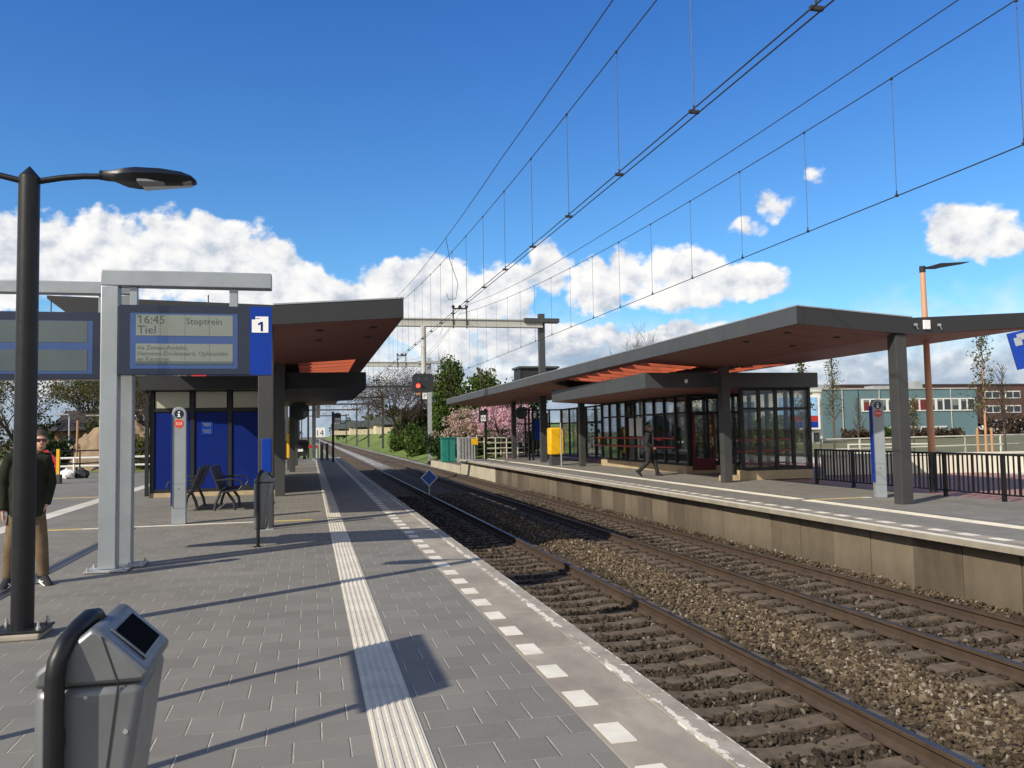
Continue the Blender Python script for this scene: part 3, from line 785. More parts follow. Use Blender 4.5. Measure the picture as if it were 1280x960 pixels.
# ---------------------------------------------------------------- departure signs
def departure_sign(x0, x1, yc, ztop, zb, w, sgn, lab, live):
    """square post with a cantilever beam; x0 = post side, x1 = tip"""
    t = thing('departure_sign', lab, 'departure sign', (x0, yc, 0), 'departure signs on bent grey posts')
    h = w/2
    px0, px1 = (x0, x0+w) if sgn > 0 else (x0-w, x0)
    mb = MB(); mb.box(px0, px1, yc-h, yc+h, .03, ztop-w-.001); mb.build('post', MT['silver'], t, bevel=.012, smooth=True)
    mb = MB(); mb.box(min(px0, x1), max(px1, x1), yc-h, yc+h, ztop-w+.0005, ztop); mb.build('beam', MT['silver'], t, bevel=.012, smooth=True)
    cx = (px0+px1)/2
    mb = MB(); mb.box(cx-.24, cx+.24, yc-.2, yc+.2, .008, .028); mb.build('base_plate', MT['galv'], t, bevel=.003)
    bolts(t, cx, yc, .028, .2, .16, .045)
    if sgn > 0:
        mb = MB(); mb.box(px1+.0005, px1+.004, yc-.05, yc+.05, .75, 1.25); mb.build('access_cover', MT['silver'], t, bevel=.003)
    dx0, dx1 = (px1+.006, x1) if sgn > 0 else (x1, px0-.1)
    zt = ztop-w-.24
    for q in ((dx0+.12, dx0+.20), (dx1-.52, dx1-.42)) if sgn > 0 else ((dx0+.35, dx0+.45), (dx1-.16, dx1-.06)):
        m2 = MB(); m2.box(q[0], q[1], yc-.05, yc+.05, zt-.002, ztop-w); m2.build('hanger', MT['silver'], t, bevel=.004)
    f = yc-.125
    hb = MB(); hb.box(dx0, dx1, f, yc+.125, zb, zt); H = hb.build('housing', MT['navy'], t, bevel=.008)
    L = dx1-dx0
    return t, H, dx0, dx1, f, zt

t, H, dx0, dx1, f, zt = departure_sign(-2.50, -.48, 11.10, 3.70, 2.39, .20, 1, 'grey post sign showing 16:45 Tiel with blue platform 1 end', True)
def pane(par, name, x0, x1, z0, z1, y, mat, th=.003):
    m2 = MB(); m2.box(x0, x1, y-th, y, z0, z1); return m2.build(name, mat, par)
fx = lambda px: -2.31+(px-150)/103.8
fz = lambda py: 3.25-(py-384)/99.5
S = pane(H, 'screen_frame', fx(166), fx(297), fz(462), fz(393), f-.0005, MT['lcdframe'])
U = pane(t, 'upper_screen', fx(173), fx(291), fz(421), fz(395), f-.004, MT['lcd'])
Lo = pane(t, 'lower_screen', fx(173), fx(291), fz(456.5), fz(431), f-.004, MT['lcd'])
m2 = MB(); m2.box(fx(173), fx(291), f-.0092, f-.0085, fz(456.5), fz(453))
m2.build('screen_strip', MT['lcdoff'], Lo)
yy = f-.0078
lettering('16:45', U, (fx(174.5), yy, fz(406)), .145, MT['ink'])
m2 = MB(); m2.bar((fx(174.5)+.026, yy-.0005, fz(406)+.098), (fx(174.5)+.002, yy-.0005, fz(406)+.078), .002, .013); m2.build('lettering', MT['ink'], U)
lettering('Tiel', U, (fx(174.5), yy, fz(418.5)), .145, MT['ink'])
lettering('Stoptrein', U, (fx(233), yy, fz(406.5)), .115, MT['ink'])
lettering('via Zetten-Andelst,', Lo, (fx(174.5), yy, fz(438.3)), .076, MT['inkfaint'])
lettering('Hemmen-Dodewaard, Opheusden', Lo, (fx(174.5), yy, fz(445.6)), .076, MT['inkfaint'])
lettering('en Kesteren', Lo, (fx(174.5), yy, fz(452.6)), .076, MT['inkfaint'])
# fine grid of the lcd modules
for X in (fx(202), fx(232), fx(262)):
    for par, a, b in ((U, fz(421), fz(395)), (Lo, fz(456.5), fz(431))):
        m2 = MB(); m2.box(X-.0025, X+.0025, f-.0078, f-.0072, a, b); m2.build('module_joint', MT['inkfaint'], par)
B = pane(t, 'platform_panel', fx(312.5), -.476, 2.388, zt+.002, f-.001, MT['blue'], .006)
mb = MB(); x0, x1, z0, z1 = fx(315), fx(336), fz(416), fz(395.5)
mb.prism([(x0, z0), (x1, z0), (x1, z1), (x0+.045, z1), (x0+.045, z1-.04), (x0, z1-.04)], 'y', f-.011, f-.0075); W1 = mb.build('number_card', MT['whitesheet'], B)
cx1 = (x0+x1)/2+.02; m2 = MB(); m2.prism([(cx1-.013, z0+.018), (cx1+.013, z0+.018), (cx1+.013, z0+.138), (cx1-.009, z0+.138), (cx1-.05, z0+.112), (cx1-.042, z0+.094), (cx1-.013, z0+.108)], 'y', f-.0135, f-.0112); m2.build('number', MT['bluepanel'], W1)
m2 = MB(); m2.box(x0+.055, x0+.095, f-.0125, f-.0112, z1-.03, z1-.022); m2.build('track_mark', MT['bluepanel'], W1)
m2 = MB(); m2.box(fx(240), fx(258), f-.01, f+.02, 2.372, 2.388); m2.build('red_mark', MT['red'], H)
m2 = MB(); m2.cyl((-1.26, 11.1, zt), (-1.26, 11.1, zt+.16), .008, n=6); m2.build('aerial', MT['sash'], H)

t2, H2, ex0, ex1, f2, zt2 = departure_sign(-2.20, -4.55, 11.47, 3.61, 2.36, .16, -1, 'grey post sign with blank screens behind the black lamp post', False)
gx = lambda px: -2.62+(px-125)/101.0
gz = lambda py: 3.2-(py-392)/98.8
pane(H2, 'screen_frame', -4.16, gx(120.5), gz(468), gz(402), f2-.0005, MT['lcdframe'])
pane(H2, 'upper_screen', -4.10, gx(114.5), gz(429), gz(402.5), f2-.004, MT['lcdoff'])
pane(H2, 'lower_screen', -4.10, gx(114.5), gz(464.5), gz(438.5), f2-.004, MT['lcdoff'])
pane(H2, 'platform_panel', -4.552, -4.30, 2.358, zt2+.002, f2-.001, MT['blue'], .006)
m2 = MB(); m2.cyl((-3.18, 11.47, zt2), (-3.18, 11.47, zt2+.16), .008, n=6); m2.build('aerial', MT['sash'], H2)

# sign of the far platform, hung edge-on at the picture edge
t = thing('platform_sign', 'blue platform sign with a pale figure hanging at the far right edge', 'sign', (9.2, 9.0, 0))
ry = RAD(-38)
R_ = Matrix.Rotation(ry, 3, 'Z') @ Matrix.Rotation(RAD(-12), 3, 'Y')
c0 = Vector((9.30, 9.0, 2.60))
mb = MB(); mb.obox(c0, (.46, .06, .50), R_); pb = mb.build('panel', MT['blue'], t, bevel=.004)
mb = MB()
for a, b in (((-.13, .17), (.17, .17)), ((.17, .17), (-.02, -.16)), ((-.13, .17), (-.13, .06))):
    p0 = c0 + R_ @ Vector((a[0], -.033, a[1])); p1 = c0 + R_ @ Vector((b[0], -.033, b[1])); mb.bar(p0, p1, .006, .085)
mb.build('figure', MT['silver'], pb)
mb = MB(); mb.bar(c0 + R_ @ Vector((.22, 0, .1)), (10.5, 8.3, 2.72), .06, .06); mb.box(10.45, 10.57, 8.22, 8.34, 0.011, 2.95); mb.build('bracket', MT['anthracite'], t)

# ---------------------------------------------------------------- information pillars
def info_pillar():
    t = thing('information_pillar', '', 'information pillar', (0, 0, 0), 'silver information and SOS pillars')
    w, d, H = .125, .075, 2.19
    arc = [(w*math.cos(a), H-w+w*math.sin(a)) for a in [math.pi*k/14 for k in range(15)]]
    mb = MB(); mb.prism([(-w, 0.004), (w, .004)] + arc, 'y', -d, d); mb.build('body', MT['silver'], t, local=True, bevel=.006, smooth=True)
    arc2 = [(q[0]*.86, H-w+(q[1]-(H-w))*.86) for q in arc]
    mb = MB(); mb.box(-w-.012, -w-.0005, -d-.03, d+.03, .35, H-w-.02); mb.build('side_panel', MT['blue'], t, local=True)
    mb = MB(); mb.disc((0, -d-.0005, H-.135), .082, (0, -1, 0), .004, 32); i_ = mb.build('information_sign', MT['navy'], t, local=True)
    mb = MB(); mb.box(-.014, .014, -d-.006, -d-.0046, H-.185, H-.13); mb.box(-.03, .014, -d-.0062, -d-.0046, H-.142, H-.13); mb.box(-.032, .032, -d-.0062, -d-.0046, H-.19, H-.178); mb.disc((0, -d-.0046, H-.098), .017, (0, -1, 0), .0015, 16)
    mb.build('letter', MT['whitesheet'], i_, local=True)
    mb = MB(); mb.disc((0, -d-.0005, H-.315), .082, (0, -1, 0), .004, 32); s_ = mb.build('sos_button', MT['sosred'], t, local=True)
    l = lettering('SOS', None, (0, 0, 0), .066, MT['whitesheet'], align='CENTER'); l.parent = s_; l.location = (0, -d-.006, H-.337)
    mb = MB()
    for zz in (.30, .75): mb.box(-w-.001, w+.001, -d-.001, -d, zz, zz+.005)
    mb.cyl((0, -d-.004, .66), (0, -d, .66), .012, n=10); mb.build('panel_joint', MT['sash'], t, local=True)
    return t
p0 = info_pillar(); p0.location = (-2.39, 16.62, 0); p0['label'] = 'silver information and SOS pillar in front of the blue panelled building'
dup(p0, (12.33, 16.1, 0), 'silver information and SOS pillar with a blue side by the black fence', rz=RAD(-20))

# ---------------------------------------------------------------- benches
def bench():
    t = thing('bench', '', 'bench', (0, 0, 0), 'black metal benches')
    L = .9
    def slats(name, a, b, n):
        mb = MB()
        for k in range(n):
            u = k/(n-1); x, z = a[0]+(b[0]-a[0])*u, a[1]+(b[1]-a[1])*u
            mb.bar((x, -L, z), (x, L, z), .03, .018)
        mb.bar((a[0], -L, a[1]-.01), (b[0], -L, b[1]-.01), .02, .03); mb.bar((a[0], L, a[1]-.01), (b[0], L, b[1]-.01), .02, .03); mb.bar((a[0], 0, a[1]-.02), (b[0], 0, b[1]-.02), .02, .03)
        return mb.build(name, MT['sash'], t, local=True)
    slats('seat', (.04, .42), (.54, .47), 17)
    slats('backrest', (.01, .47), (-.17, .96), 17)
    for s in (-L*.72, L*.72):
        mb = MB(); mb.tube([(.33, s, .0), (.30, s, .2), (.16, s, .40), (.04, s, .44)], .032, 8); mb.build('leg', MT['sash'], t, local=True)
        mb = MB(); mb.tube([(-.1, s, .0), (-.06, s, .2), (.04, s, .43)], .032, 8); mb.build('leg', MT['sash'], t, local=True)
    for s in (-L, L):
        mb = MB(); mb.tube([(.44, s, .46), (.5, s, .55), (.47, s, .65), (.3, s, .69), (-.06, s, .67)], .02, 8); mb.build('armrest', MT['sash'], t, local=True)
    return t
b0 = bench(); b0.location = (-1.95, 19.95, 0); b0['label'] = 'black slatted bench with its seat towards the tracks before the blue building'
dup(b0, (-2.52, 20.15, 0), 'black slatted bench turned towards the plaza beside the silver pillar', rz=RAD(180))
dup(b0, (14.1, 24.6, .02), 'black bench behind the glass at the near corner of the far shelter', rz=RAD(-90))
dup(b0, (14.9, 29.9, .02), 'black bench deep inside the far glass shelter', rz=RAD(180))

# ---------------------------------------------------------------- card reader posts
def card_post(x, y, lab, blue):
    t = thing('card_reader_post', lab, 'card reader', (x, y, 0), 'card reader posts')
    mb = MB(); mb.cyl((x, y, .012), (x, y, .98), .035, n=14); mb.build('pole', MT['galv'], t, smooth=True)
    mb = MB(); mb.box(x-.12, x+.12, y-.1, y+.1, .001, .012); mb.build('base_plate', MT['galv'], t)
    if blue:
        mb = MB(); mb.box(x-.085, x+.085, y-.07, y+.07, .975, 1.57); mb.build('reader', MT['blue'], t, bevel=.015)
    else:
        mb = MB(); mb.tube([(x, y, .98), (x, y, 2.2)], .033, 14); mb.build('pole_top', MT['galv'], t, smooth=True)
card_post(-.74, 15.03, 'slim post with a blue card reader before the near canopy column', True)
card_post(11.30, 36.9, 'slim grey post before the yellow ticket machine', False)

# ticket machines
t = thing('ticket_machine', 'large yellow ticket machine standing on the far platform', 'ticket machine', (11.35, 38.0, 0))
mb = MB(); mb.box(11.02, 11.70, 37.7, 38.3, .5, 1.78); mb.build('body', MT['yellow'], t, bevel=.06, smooth=True)
mb = MB(); mb.box(11.10, 11.62, 37.8, 38.25, .0, .499); mb.build('base', MT['darkgrey'], t)
mb = MB(); mb.box(11.701, 11.74, 37.78, 38.22, .65, 1.7); mb.build('screen_side', MT['navy'], t)
for x, y, lab in ((-1.02, 41.5, 'thin yellow validator post beside the near canopy column'), (-1.55, 40.2, 'thin yellow validator post behind the near canopy column')):
    t = thing('validator', lab, 'card validator', (x, y, 0), 'yellow validator posts')
    mb = MB(); mb.box(x-.09, x+.09, y-.12, y+.12, .55, 1.75); mb.build('body', MT['yellow'], t, bevel=.02)
    mb = MB(); mb.box(x-.07, x+.07, y-.1, y+.1, .001, .549); mb.build('foot', MT['darkgrey'], t)
# blue timetable boards
for x, y, lab in ((12.7, 45.6, 'blue timetable board on two dark posts on the far platform'),):
    t = thing('timetable_board', lab, 'timetable board', (x, y, 0))
    for dx in (-.62, -.40):
        m2 = MB(); m2.box(x+dx-.05, x+dx+.05, y-.04, y+.04, .001, 2.95); m2.build('post', MT['black'], t)
    m2 = MB(); m2.box(x-.34, x+.42, y-.03, y+.03, 1.15, 2.3); m2.build('board', MT['blue'], t, bevel=.01)
    m2 = MB(); m2.box(x+.425, x+.5, y-.04, y+.04, .001, 2.6); m2.build('post', MT['black'], t)

# clocks hung from the canopies
def clock(x, y, z, ztop, lab):
    t = thing('station_clock', lab, 'clock', (x, y, z), 'round station clocks')
    mb = MB(); mb.cyl((x, y-.07, z), (x, y+.07, z), .36, n=40); mb.build('case', MT['darkgrey'], t, smooth=True)
    mb = MB(); mb.disc((x, y-.0705, z), .325, (0, -1, 0), .006, 40); fc = mb.build('face', MT['lcdoff'], t)
    mb = MB(); mb.bar((x, y-.081, z), (x+.14, y-.081, z-.13), .005, .035); mb.bar((x, y-.083, z), (x-.02, y-.083, z+.26), .005, .026); mb.build('hand', MT['sash'], fc)
    mb = MB()
    for k in range(12):
        a = math.pi*k/6; mb.bar((x+.25*math.sin(a), y-.079, z+.25*math.cos(a)), (x+.30*math.sin(a), y-.079, z+.30*math.cos(a)), .003, .02)
    mb.build('hour_marks', MT['sash'], fc)
    mb = MB(); mb.cyl((x, y, z+.35), (x, y, ztop), .03, n=8); mb.build('hanger', MT['anthracite'], t)
clock(-.40, 34.0, 2.6, 3.6, 'round grey clock hanging under the near canopy')
clock(11.95, 46.8, 2.72, 3.48, 'round grey clock hanging under the far canopy')

# W boards on black posts
def wboard(x, y, lab):
    t = thing('warning_board', lab, 'railway sign', (x, y, 0), 'white W boards on black posts')
    mb = MB(); mb.box(x-.07, x+.07, y-.07, y+.07, .001, 3.05); mb.build('post', MT['black'], t)
    mb = MB(); mb.box(x+.075, x+.48, y-.05, y-.02, 2.35, 2.95) if x < 5 else mb.box(x-.42, x+.12, y-.11, y-.075, 2.25, 2.95)
    b = mb.build('board', MT['sash'], t)
    cx = x+.28 if x < 5 else x-.15; yb = y-.0525 if x < 5 else y-.113
    mb = MB(); mb.box(cx-.16, cx+.16, yb-.004, yb, 2.30, 2.66); pl = mb.build('plate', MT['whitesheet'], b)
    lettering('W', pl, (cx, yb-.0055, 2.36), .34, MT['ink'], align='CENTER')
wboard(1.33, 51.5, 'white W board on a black post at the end of the near platform')
wboard(10.25, 48.9, 'white W board on a black post at the end of the far platform')

# blue diamond between the tracks
t = thing('diamond_sign', 'blue diamond sign with a white border standing between the tracks', 'railway sign', (4.80, 34.5, -.88))
mb = MB(); mb.box(4.77, 4.83, 34.5, 34.54, -1.0, -.3); mb.build('stake', MT['galv'], t)
def dia(mb, r, y, th): mb.prism([(4.80-r, -.22), (4.80, -.22-r), (4.80+r, -.22), (4.80, -.22+r)], 'y', y-th, y)
mb = MB(); dia(mb, .36, 34.498, .02); mb.build('border', MT['whitesheet'], t)
mb = MB(); dia(mb, .31, 34.477, .004); mb.build('face', M('deep_blue_sign', (.012, .085, .32), .5), t)

# kilometre board "14" and bollards at the far end of the near platform
t = thing('number_board', 'white board with the number 14 at the end of the near platform', 'railway sign', (.66, 62.2, 0))
mb = MB(); mb.cyl((.66, 62.2, -.9), (.66, 62.2, 1.55), .04, n=8); mb.build('post', MT['galv'], t)
mb = MB(); mb.box(.27, 1.05, 62.1, 62.14, 1.5, 2.2); pl = mb.build('board', MT['whitesheet'], t)
lettering('14', pl, (.66, 62.096, 1.6), .6, MT['ink'], align='CENTER', ext=.002)
for k, (x, y, lab) in enumerate(((.72, 56.0, 'short dark bollard left of the W board post'), (1.08, 57.0, 'short dark bollard nearest to the W board post'))):
    t = thing('bollard', lab, 'bollard', (x, y, 0), 'dark bollards at the platform end')
    mb = MB(); mb.box(x-.09, x+.09, y-.09, y+.09, .001, 1.05); mb.build('shaft', MT['darkgrey'], t)
    mb = MB(); mb.box(x-.10, x+.10, y-.10, y+.10, 1.051, 1.09); mb.build('cap', MT['galv'], t)

# name sign of the station beside the viewer: it throws the square shadow on the paving
t = thing('station_name_sign', 'plain blue station name panel on two thin posts beside the viewer', 'sign', (-2.3, 4.0, 0))
mb = MB(); mb.box(-2.33, -2.29, 3.33, 4.75, 2.22, 2.70); mb.build('panel', MT['blue'], t)
for y in (3.45, 4.66):
    mb = MB(); mb.box(-2.385, -2.335, y-.03, y+.03, .001, 2.68); mb.build('post', MT['silver'], t)
# ---------------------------------------------------------------- folded canopies
def canopy(lab, xv, sg, xf, xb, zv, zf, zb_, y0, y1, th, hole, cols, colx):
    """butterfly roof: valley at xv, front edge xf over the tracks, back edge xb; z = top of the fascia"""
    t = thing('station_canopy', lab, 'canopy', (xv, y0, 0), 'folded canopies over the platforms')
    zf0 = lambda x: zv + (zf-zv)*(x-xv)/(xf-xv)
    zb0 = lambda x: zv + (zb_-zv)*(x-xv)/(xb-xv)
    hx0, hx1, hy0, hy1 = hole         # in x from valley to front
    T = .03
    def slab(mb, xa, xc, fn, ya, yb, top, bot):
        mb.prism([(xa, fn(xa)-top), (xc, fn(xc)-top), (xc, fn(xc)-bot), (xa, fn(xa)-bot)], 'y', ya, yb)
    e = .035*sg
    deck = MB(); sof = MB()
    for (xa, xc, ya, yb) in ((xv, xf-e, y0+.035, hy0), (xv, xf-e, hy1, y1-.035), (xv, hx0, hy0, hy1), (hx1, xf-e, hy0, hy1)):
        slab(deck, xa, xc, zf0, ya, yb, .015, th-T-.002); slab(sof, xa, xc, zf0, ya, yb, th-T, th-.006)
    bx0, bx1 = xv-sg*1.3, xb+sg*.8; xbi = xb+sg*.345
    for (xa, xc, ya, yb) in ((xv, xbi, y0+.035, hy0), (xv, xbi, hy1, y1-.035), (xv, bx0, hy0, hy1), (bx1, xbi, hy0, hy1)):
        slab(deck, xa, xc, zb0, ya, yb, .015, th-T-.002); slab(sof, xa, xc, zb0, ya, yb, th-T, th-.006)
    deck.build('roof_deck', MT['darkgrey'], t); sof.build('soffit', MT['soffit'], t)
    # fascia all round
    f = MB()
    f.prism([(xf-e, zf-.0), (xf, zf), (xf, zf-th), (xf-e, zf-th)], 'y', y0, y1)
    xi = xb+sg*.34; zi = zb0(xi)
    f.prism([(xi, zi), (xb, zb_), (xb, zb_-.05), (xi, zi-th*.9)], 'y', y0+.002, y1-.002)
    for ya, yb in ((y0, y0+.034), (y1-.034, y1)):
        f.prism([(xv, zv), (xf-e*1.02, zf0(xf-e)), (xf-e*1.02, zf0(xf-e)-th), (xv, zv-th)], 'y', ya, yb)
        f.prism([(xv, zv), (xi-.003*sg, zi), (xi-.003*sg, zi-th*.9), (xv, zv-th)], 'y', ya, yb)
    f.build('fascia', MT['fascia'], t)
    # bright top flashing
    f = MB(); f.prism([(xf-e*1.6, zf+.001), (xf+e*.25, zf+.001), (xf+e*.25, zf+.028), (xf-e*1.6, zf+.028)], 'y', y0-.01, y1+.01)
    f.prism([(xv, zv+.001), (xf-e*1.65, zf0(xf-e*1.65)+.001), (xf-e*1.65, zf0(xf-e*1.65)+.026), (xv, zv+.026)], 'y', y0-.01, y0+.05)
    f.build('flashing', MT['silver'], t)
    # painted cross beams in the open roof lights
    n = 7
    for fn, xa, xc in ((zf0, hx0, hx1), (zb0, bx0, bx1)):
        for k in range(n):
            y = hy0+(hy1-hy0)*(k+.5)/n
            b = MB(); q = 1 if xc > xa else -1; slab(b, xa+.032*q, xc-.032*q, fn, y-.05, y+.05, -.02, th+.02); b.build('cross_beam', MT['orangeslat'], t)
        q = 1 if xc > xa else -1; b = MB(); slab(b, xc-.03*q, xc-.002*q, fn, hy0+.002, hy1-.002, .0, th-.008); slab(b, xa+.002*q, xa+.03*q, fn, hy0+.002, hy1-.002, 0, th-.008); b.build('trim_beam', MT['orangeslat'], t)
    for y in cols:
        c = MB(); c.box(colx-.13, colx+.13, y-.13, y+.13, .001, zv-th+.02); c.build('column', MT['columngrey'], t, bevel=.012)
    for k, y in enumerate((y0+1.2, y0+2.9, hy1+1, hy1+3.5, hy1+6, hy1+9, hy1+13)):
        for u in (.35, .8):
            x = xv+(xf-xv)*u; z = zf0(x)-th+.004
            d = MB(); d.cyl((x, y, z-.02), (x, y, z+.01), .075, n=16); d.build('downlight', MT['sash'], t)
    return t

cr = canopy('long folded canopy with orange roof beams over the far platform', 12.0, -1, 9.35, 15.5, 3.80, 3.99, 3.99, 14.45, 58, .345, (11.6, 9.72, 23.2, 31.2), (22.54, 36.0, 42.5, 49.0), 12.02)
c = MB(); c.box(11.62, 11.88, 14.50, 14.76, .001, 3.465); c.build('column', MT['columngrey'], cr, bevel=.012)
m2 = MB(); m2.box(12.24, 12.40, 14.405, 14.447, 3.56, 3.75); m2.build('wall_light', MT['whitesheet'], cr, bevel=.01)
for dx in (-.25, .32):
    m2 = MB(); m2.box(12.28+dx, 12.34+dx, 14.41, 14.447, 3.63, 3.68); m2.bar((12.31+dx, 14.42, 3.63), (12.36+dx, 14.42, 3.56), .015, .015); m2.build('bracket', MT['galv'], cr)

cl = canopy('long folded canopy with orange roof beams over the near platform', -.62, 1, 1.65, -4.21, 3.90, 4.06, 3.99, 14.95, 57, .345, (-.35, 1.25, 23.2, 31.2), (23.3, 38.8, 47.0), -.80)
c = MB(); c.box(-.90, -.64, 15.3, 15.56, .001, 3.57); c.build('column', MT['columngrey'], cl, bevel=.012)

# dark technical cabin on the far canopy
t = thing('roof_cabin', 'dark grey box standing on the roof of the far canopy', 'roof box', (12.3, 45, 3.9))
mb = MB(); mb.box(11.35, 13.5, 44.5, 46, 3.98, 5.15); mb.build('body', MT['anthracite'], t)
mb = MB(); mb.box(11.25, 13.6, 44.4, 46.1, 5.151, 5.26); mb.build('lid', MT['darkgrey'], t)
mb = MB(); mb.box(11.45, 13.4, 44.46, 44.497, 4.4, 5.0); mb.build('louvre', MT['sash'], t)

# ---------------------------------------------------------------- glass waiting shelter on the far platform
sh = thing('waiting_shelter', 'glass waiting shelter with dark frames under the far canopy', 'shelter', (14, 29, 0))
ro = MB(); ro.prism([(9.72, 23.0), (15.5, 23.0), (15.5, 37.2), (13.0, 37.2), (9.95, 33.6)], 'z', 2.93, 3.27)
ro.build('roof', MT['anthracite'], sh)
so = MB(); so.prism([(9.75, 23.03), (15.47, 23.03), (15.47, 37.17), (13.02, 37.17), (9.98, 33.58)], 'z', 2.86, 2.928)
so.build('soffit', MT['soffit'], sh)
fa = MB()
P_ = [(9.72, 23.0), (15.5, 23.0), (15.5, 37.2), (13.0, 37.2), (9.95, 33.6)]
for i in range(5):
    a, b = P_[i], P_[(i+1) % 5]; L = math.hypot(b[0]-a[0], b[1]-a[1]); ux, uy = (b[0]-a[0])/L, (b[1]-a[1])/L
    fa.bar((a[0]+ux*.0+uy*.012, a[1]-ux*.012, 3.075), (b[0]+uy*.012, b[1]-ux*.012, 3.075), .02, .46)
fa.build('fascia', MT['darkgrey'], sh)
def glazed(parent, a, b, z0, z1, zt, nbay, plinth, skip=()):
    """one glazed wall from a to b: plinth, posts, rails, panes"""
    a, b = Vector((a[0], a[1], 0)), Vector((b[0], b[1], 0)); d = (b-a)/nbay; L = (b-a).length
    if plinth:
        m_ = MB(); m_.bar(a+Vector((0, 0, (z0-.02)/2)), b+Vector((0, 0, (z0-.02)/2)), .22, z0-.024); m_.build('plinth', MT['plinth'], parent)
    for k in range(nbay+1):
        fr = MB(); p = a+d*k; w = .05
        fr.box(p.x-w, p.x+w, p.y-w, p.y+w, z0-.02, z1); fr.build('frame_post', MT['anthracite'], parent)
    u = d.normalized()*.051
    for z, h in ((z0+.03, .09), (zt, .07), (z1-.05, .09)):
        fr = MB(); fr.bar(a+u+Vector((0, 0, z)), b-u+Vector((0, 0, z)), .06, h); fr.build('frame_rail', MT['anthracite'], parent)
    for k in range(nbay):
        p, q = a+d*k+u*1.02, a+d*(k+1)-u*1.02
        if k in skip: continue
        g = MB(); g.bar(p+Vector((0, 0, (z0+z1)/2)), q+Vector((0, 0, (z0+z1)/2)), .012, z1-z0-.2)
        g.build('window_pane', MT['shelterglass'], parent)
glazed(sh, (13.2, 27.5), (13.2, 36.5), .30, 2.86, 2.2, 9, True)
glazed(sh, (13.0, 23.3), (15.35, 23.3), .30, 2.86, 2.2, 4, True)
glazed(sh, (15.35, 23.42), (15.35, 36.4), .30, 2.86, 2.2, 11, True)
glazed(sh, (13.32, 36.5), (15.25, 36.5), .30, 2.86, 2.2, 3, True)
glazed(sh, (13.32, 27.5), (15.25, 27.5), .30, 2.86, 2.2, 3, True)
# red door in the recess, red leaning rails before and inside the glass
d = MB(); d.box(13.32, 14.2, 27.38, 27.44, .12, .55); d.box(13.32, 13.42, 27.38, 27.44, .552, 2.2); d.box(14.1, 14.2, 27.38, 27.44, .552, 2.2); door = d.build('door', MT['darkred'], sh)
d = MB(); d.tube([(14.04, 27.36, 1.0), (14.04, 27.27, 1.0), (14.04, 27.27, 1.3), (14.04, 27.36, 1.3)], .02, 8); d.build('handle', MT['galv'], door)
for z in (1.27, .93):
    d = MB(); d.tube([(13.03, 28.3, z), (13.03, 37.2, z)], .032, 10); d.build('leaning_rail', MT['red'], sh, smooth=True)
for y in (28.4, 31.0, 33.7, 36.4):
    d = MB(); d.box(13.04, 13.148, y-.02, y+.02, .9, 1.3); d.build('rail_bracket', MT['sash'], sh)
for z in (1.22, .86):
    d = MB(); d.tube([(13.2, 23.95, z), (15.1, 23.95, z)], .03, 10); d.build('leaning_rail', MT['red'], sh, smooth=True)
d = MB(); d.box(13.13, 13.145, 31.6, 32.2, 1.35, 2.1); d.box(13.13, 13.145, 32.5, 33.0, 1.35, 2.1); d.build('notice', MT['whitesheet'], sh)
d = MB(); d.ball((11.0, 22.95, 3.05), (.05, .09, .07)); d.build('camera', MT['whitesheet'], sh)
m2 = MB(); m2.box(12.86, 13.0, 23.16, 23.44, 0, .3); m2.box(12.2, 12.95, 23.3, 23.36, .001, .16); m2.build('corner_block', MT['plinth'], sh)

# second glazed hall further along the far platform
s2 = thing('glass_screen', 'dark framed glass screen at the far end of the far platform', 'glass screen', (13.3, 50, 0))
glazed(s2, (12.1, 49.5), (15.2, 49.5), .10, 3.0, 2.1, 4, False)
glazed(s2, (15.2, 40.0), (15.2, 49.4), .10, 3.0, 2.1, 6, False)

# ---------------------------------------------------------------- blue panelled building on the near platform
bl = thing('station_building', 'low station building with blue panels and a pale window band', 'building', (-2.6, 27, 0))
y = 24.3
core = MB(); core.box(-4.2, -1.0, y+.06, 33.5, .02, 2.9); core.build('wall', MT['anthracite'], bl)
pl = MB(); pl.box(-4.26, -.94, y-.02, y+.05, .001, .12); pl.build('plinth', MT['plinth'], bl)
xs_ = [-4.2, -3.16, -2.18, -1.02]
for i in range(3):
    a, b = xs_[i]+.055, xs_[i+1]-.055
    m2 = MB(); m2.box(a, b, y+.01, y+.055, .2, 2.30); m2.build('blue_panel', MT['bluepanel'], bl, bevel=.004)
    m2 = MB(); m2.box(a+.03, b-.03, y+.01, y+.055, 2.43, 2.88); w_ = m2.build('window', MT['milk'], bl)
for x in xs_:
    m2 = MB(); m2.box(x-.05, x+.05, y-.03, y+.058, .121, 2.9); m2.build('frame_post', MT['anthracite'], bl)
for z in (.16, 2.365):
    m2 = MB(); m2.box(-4.15, -1.07, y-.015, y+.058, z-.035, z+.06); m2.build('frame_rail', MT['anthracite'], bl)
m2 = MB(); m2.box(-2.93, -2.62, y-.002, y+.008, 1.68, 2.05); nt_ = m2.build('notice', MT['blue'], bl)
m2 = MB()
for k, z in enumerate((2.0, 1.965, 1.93, 1.82, 1.785, 1.75)): m2.box(-2.90+.02*(k % 3), -2.68, y-.005, y-.003, z-.007, z+.007)
m2.build('notice_lines', MT['lcd'], nt_)
r_ = MB(); r_.prism([(-4.42, 23.75), (1.48, 23.2), (1.48, 31.6), (-.6, 34.2), (-4.42, 34.2)], 'z', 2.97, 3.32); r_.build('roof', MT['anthracite'], bl)
r_ = MB(); r_.prism([(-4.40, 23.78), (1.45, 23.23), (1.45, 31.57), (-.62, 34.17), (-4.40, 34.17)], 'z', 2.905, 2.968); r_.build('soffit', MT['sash'], bl)
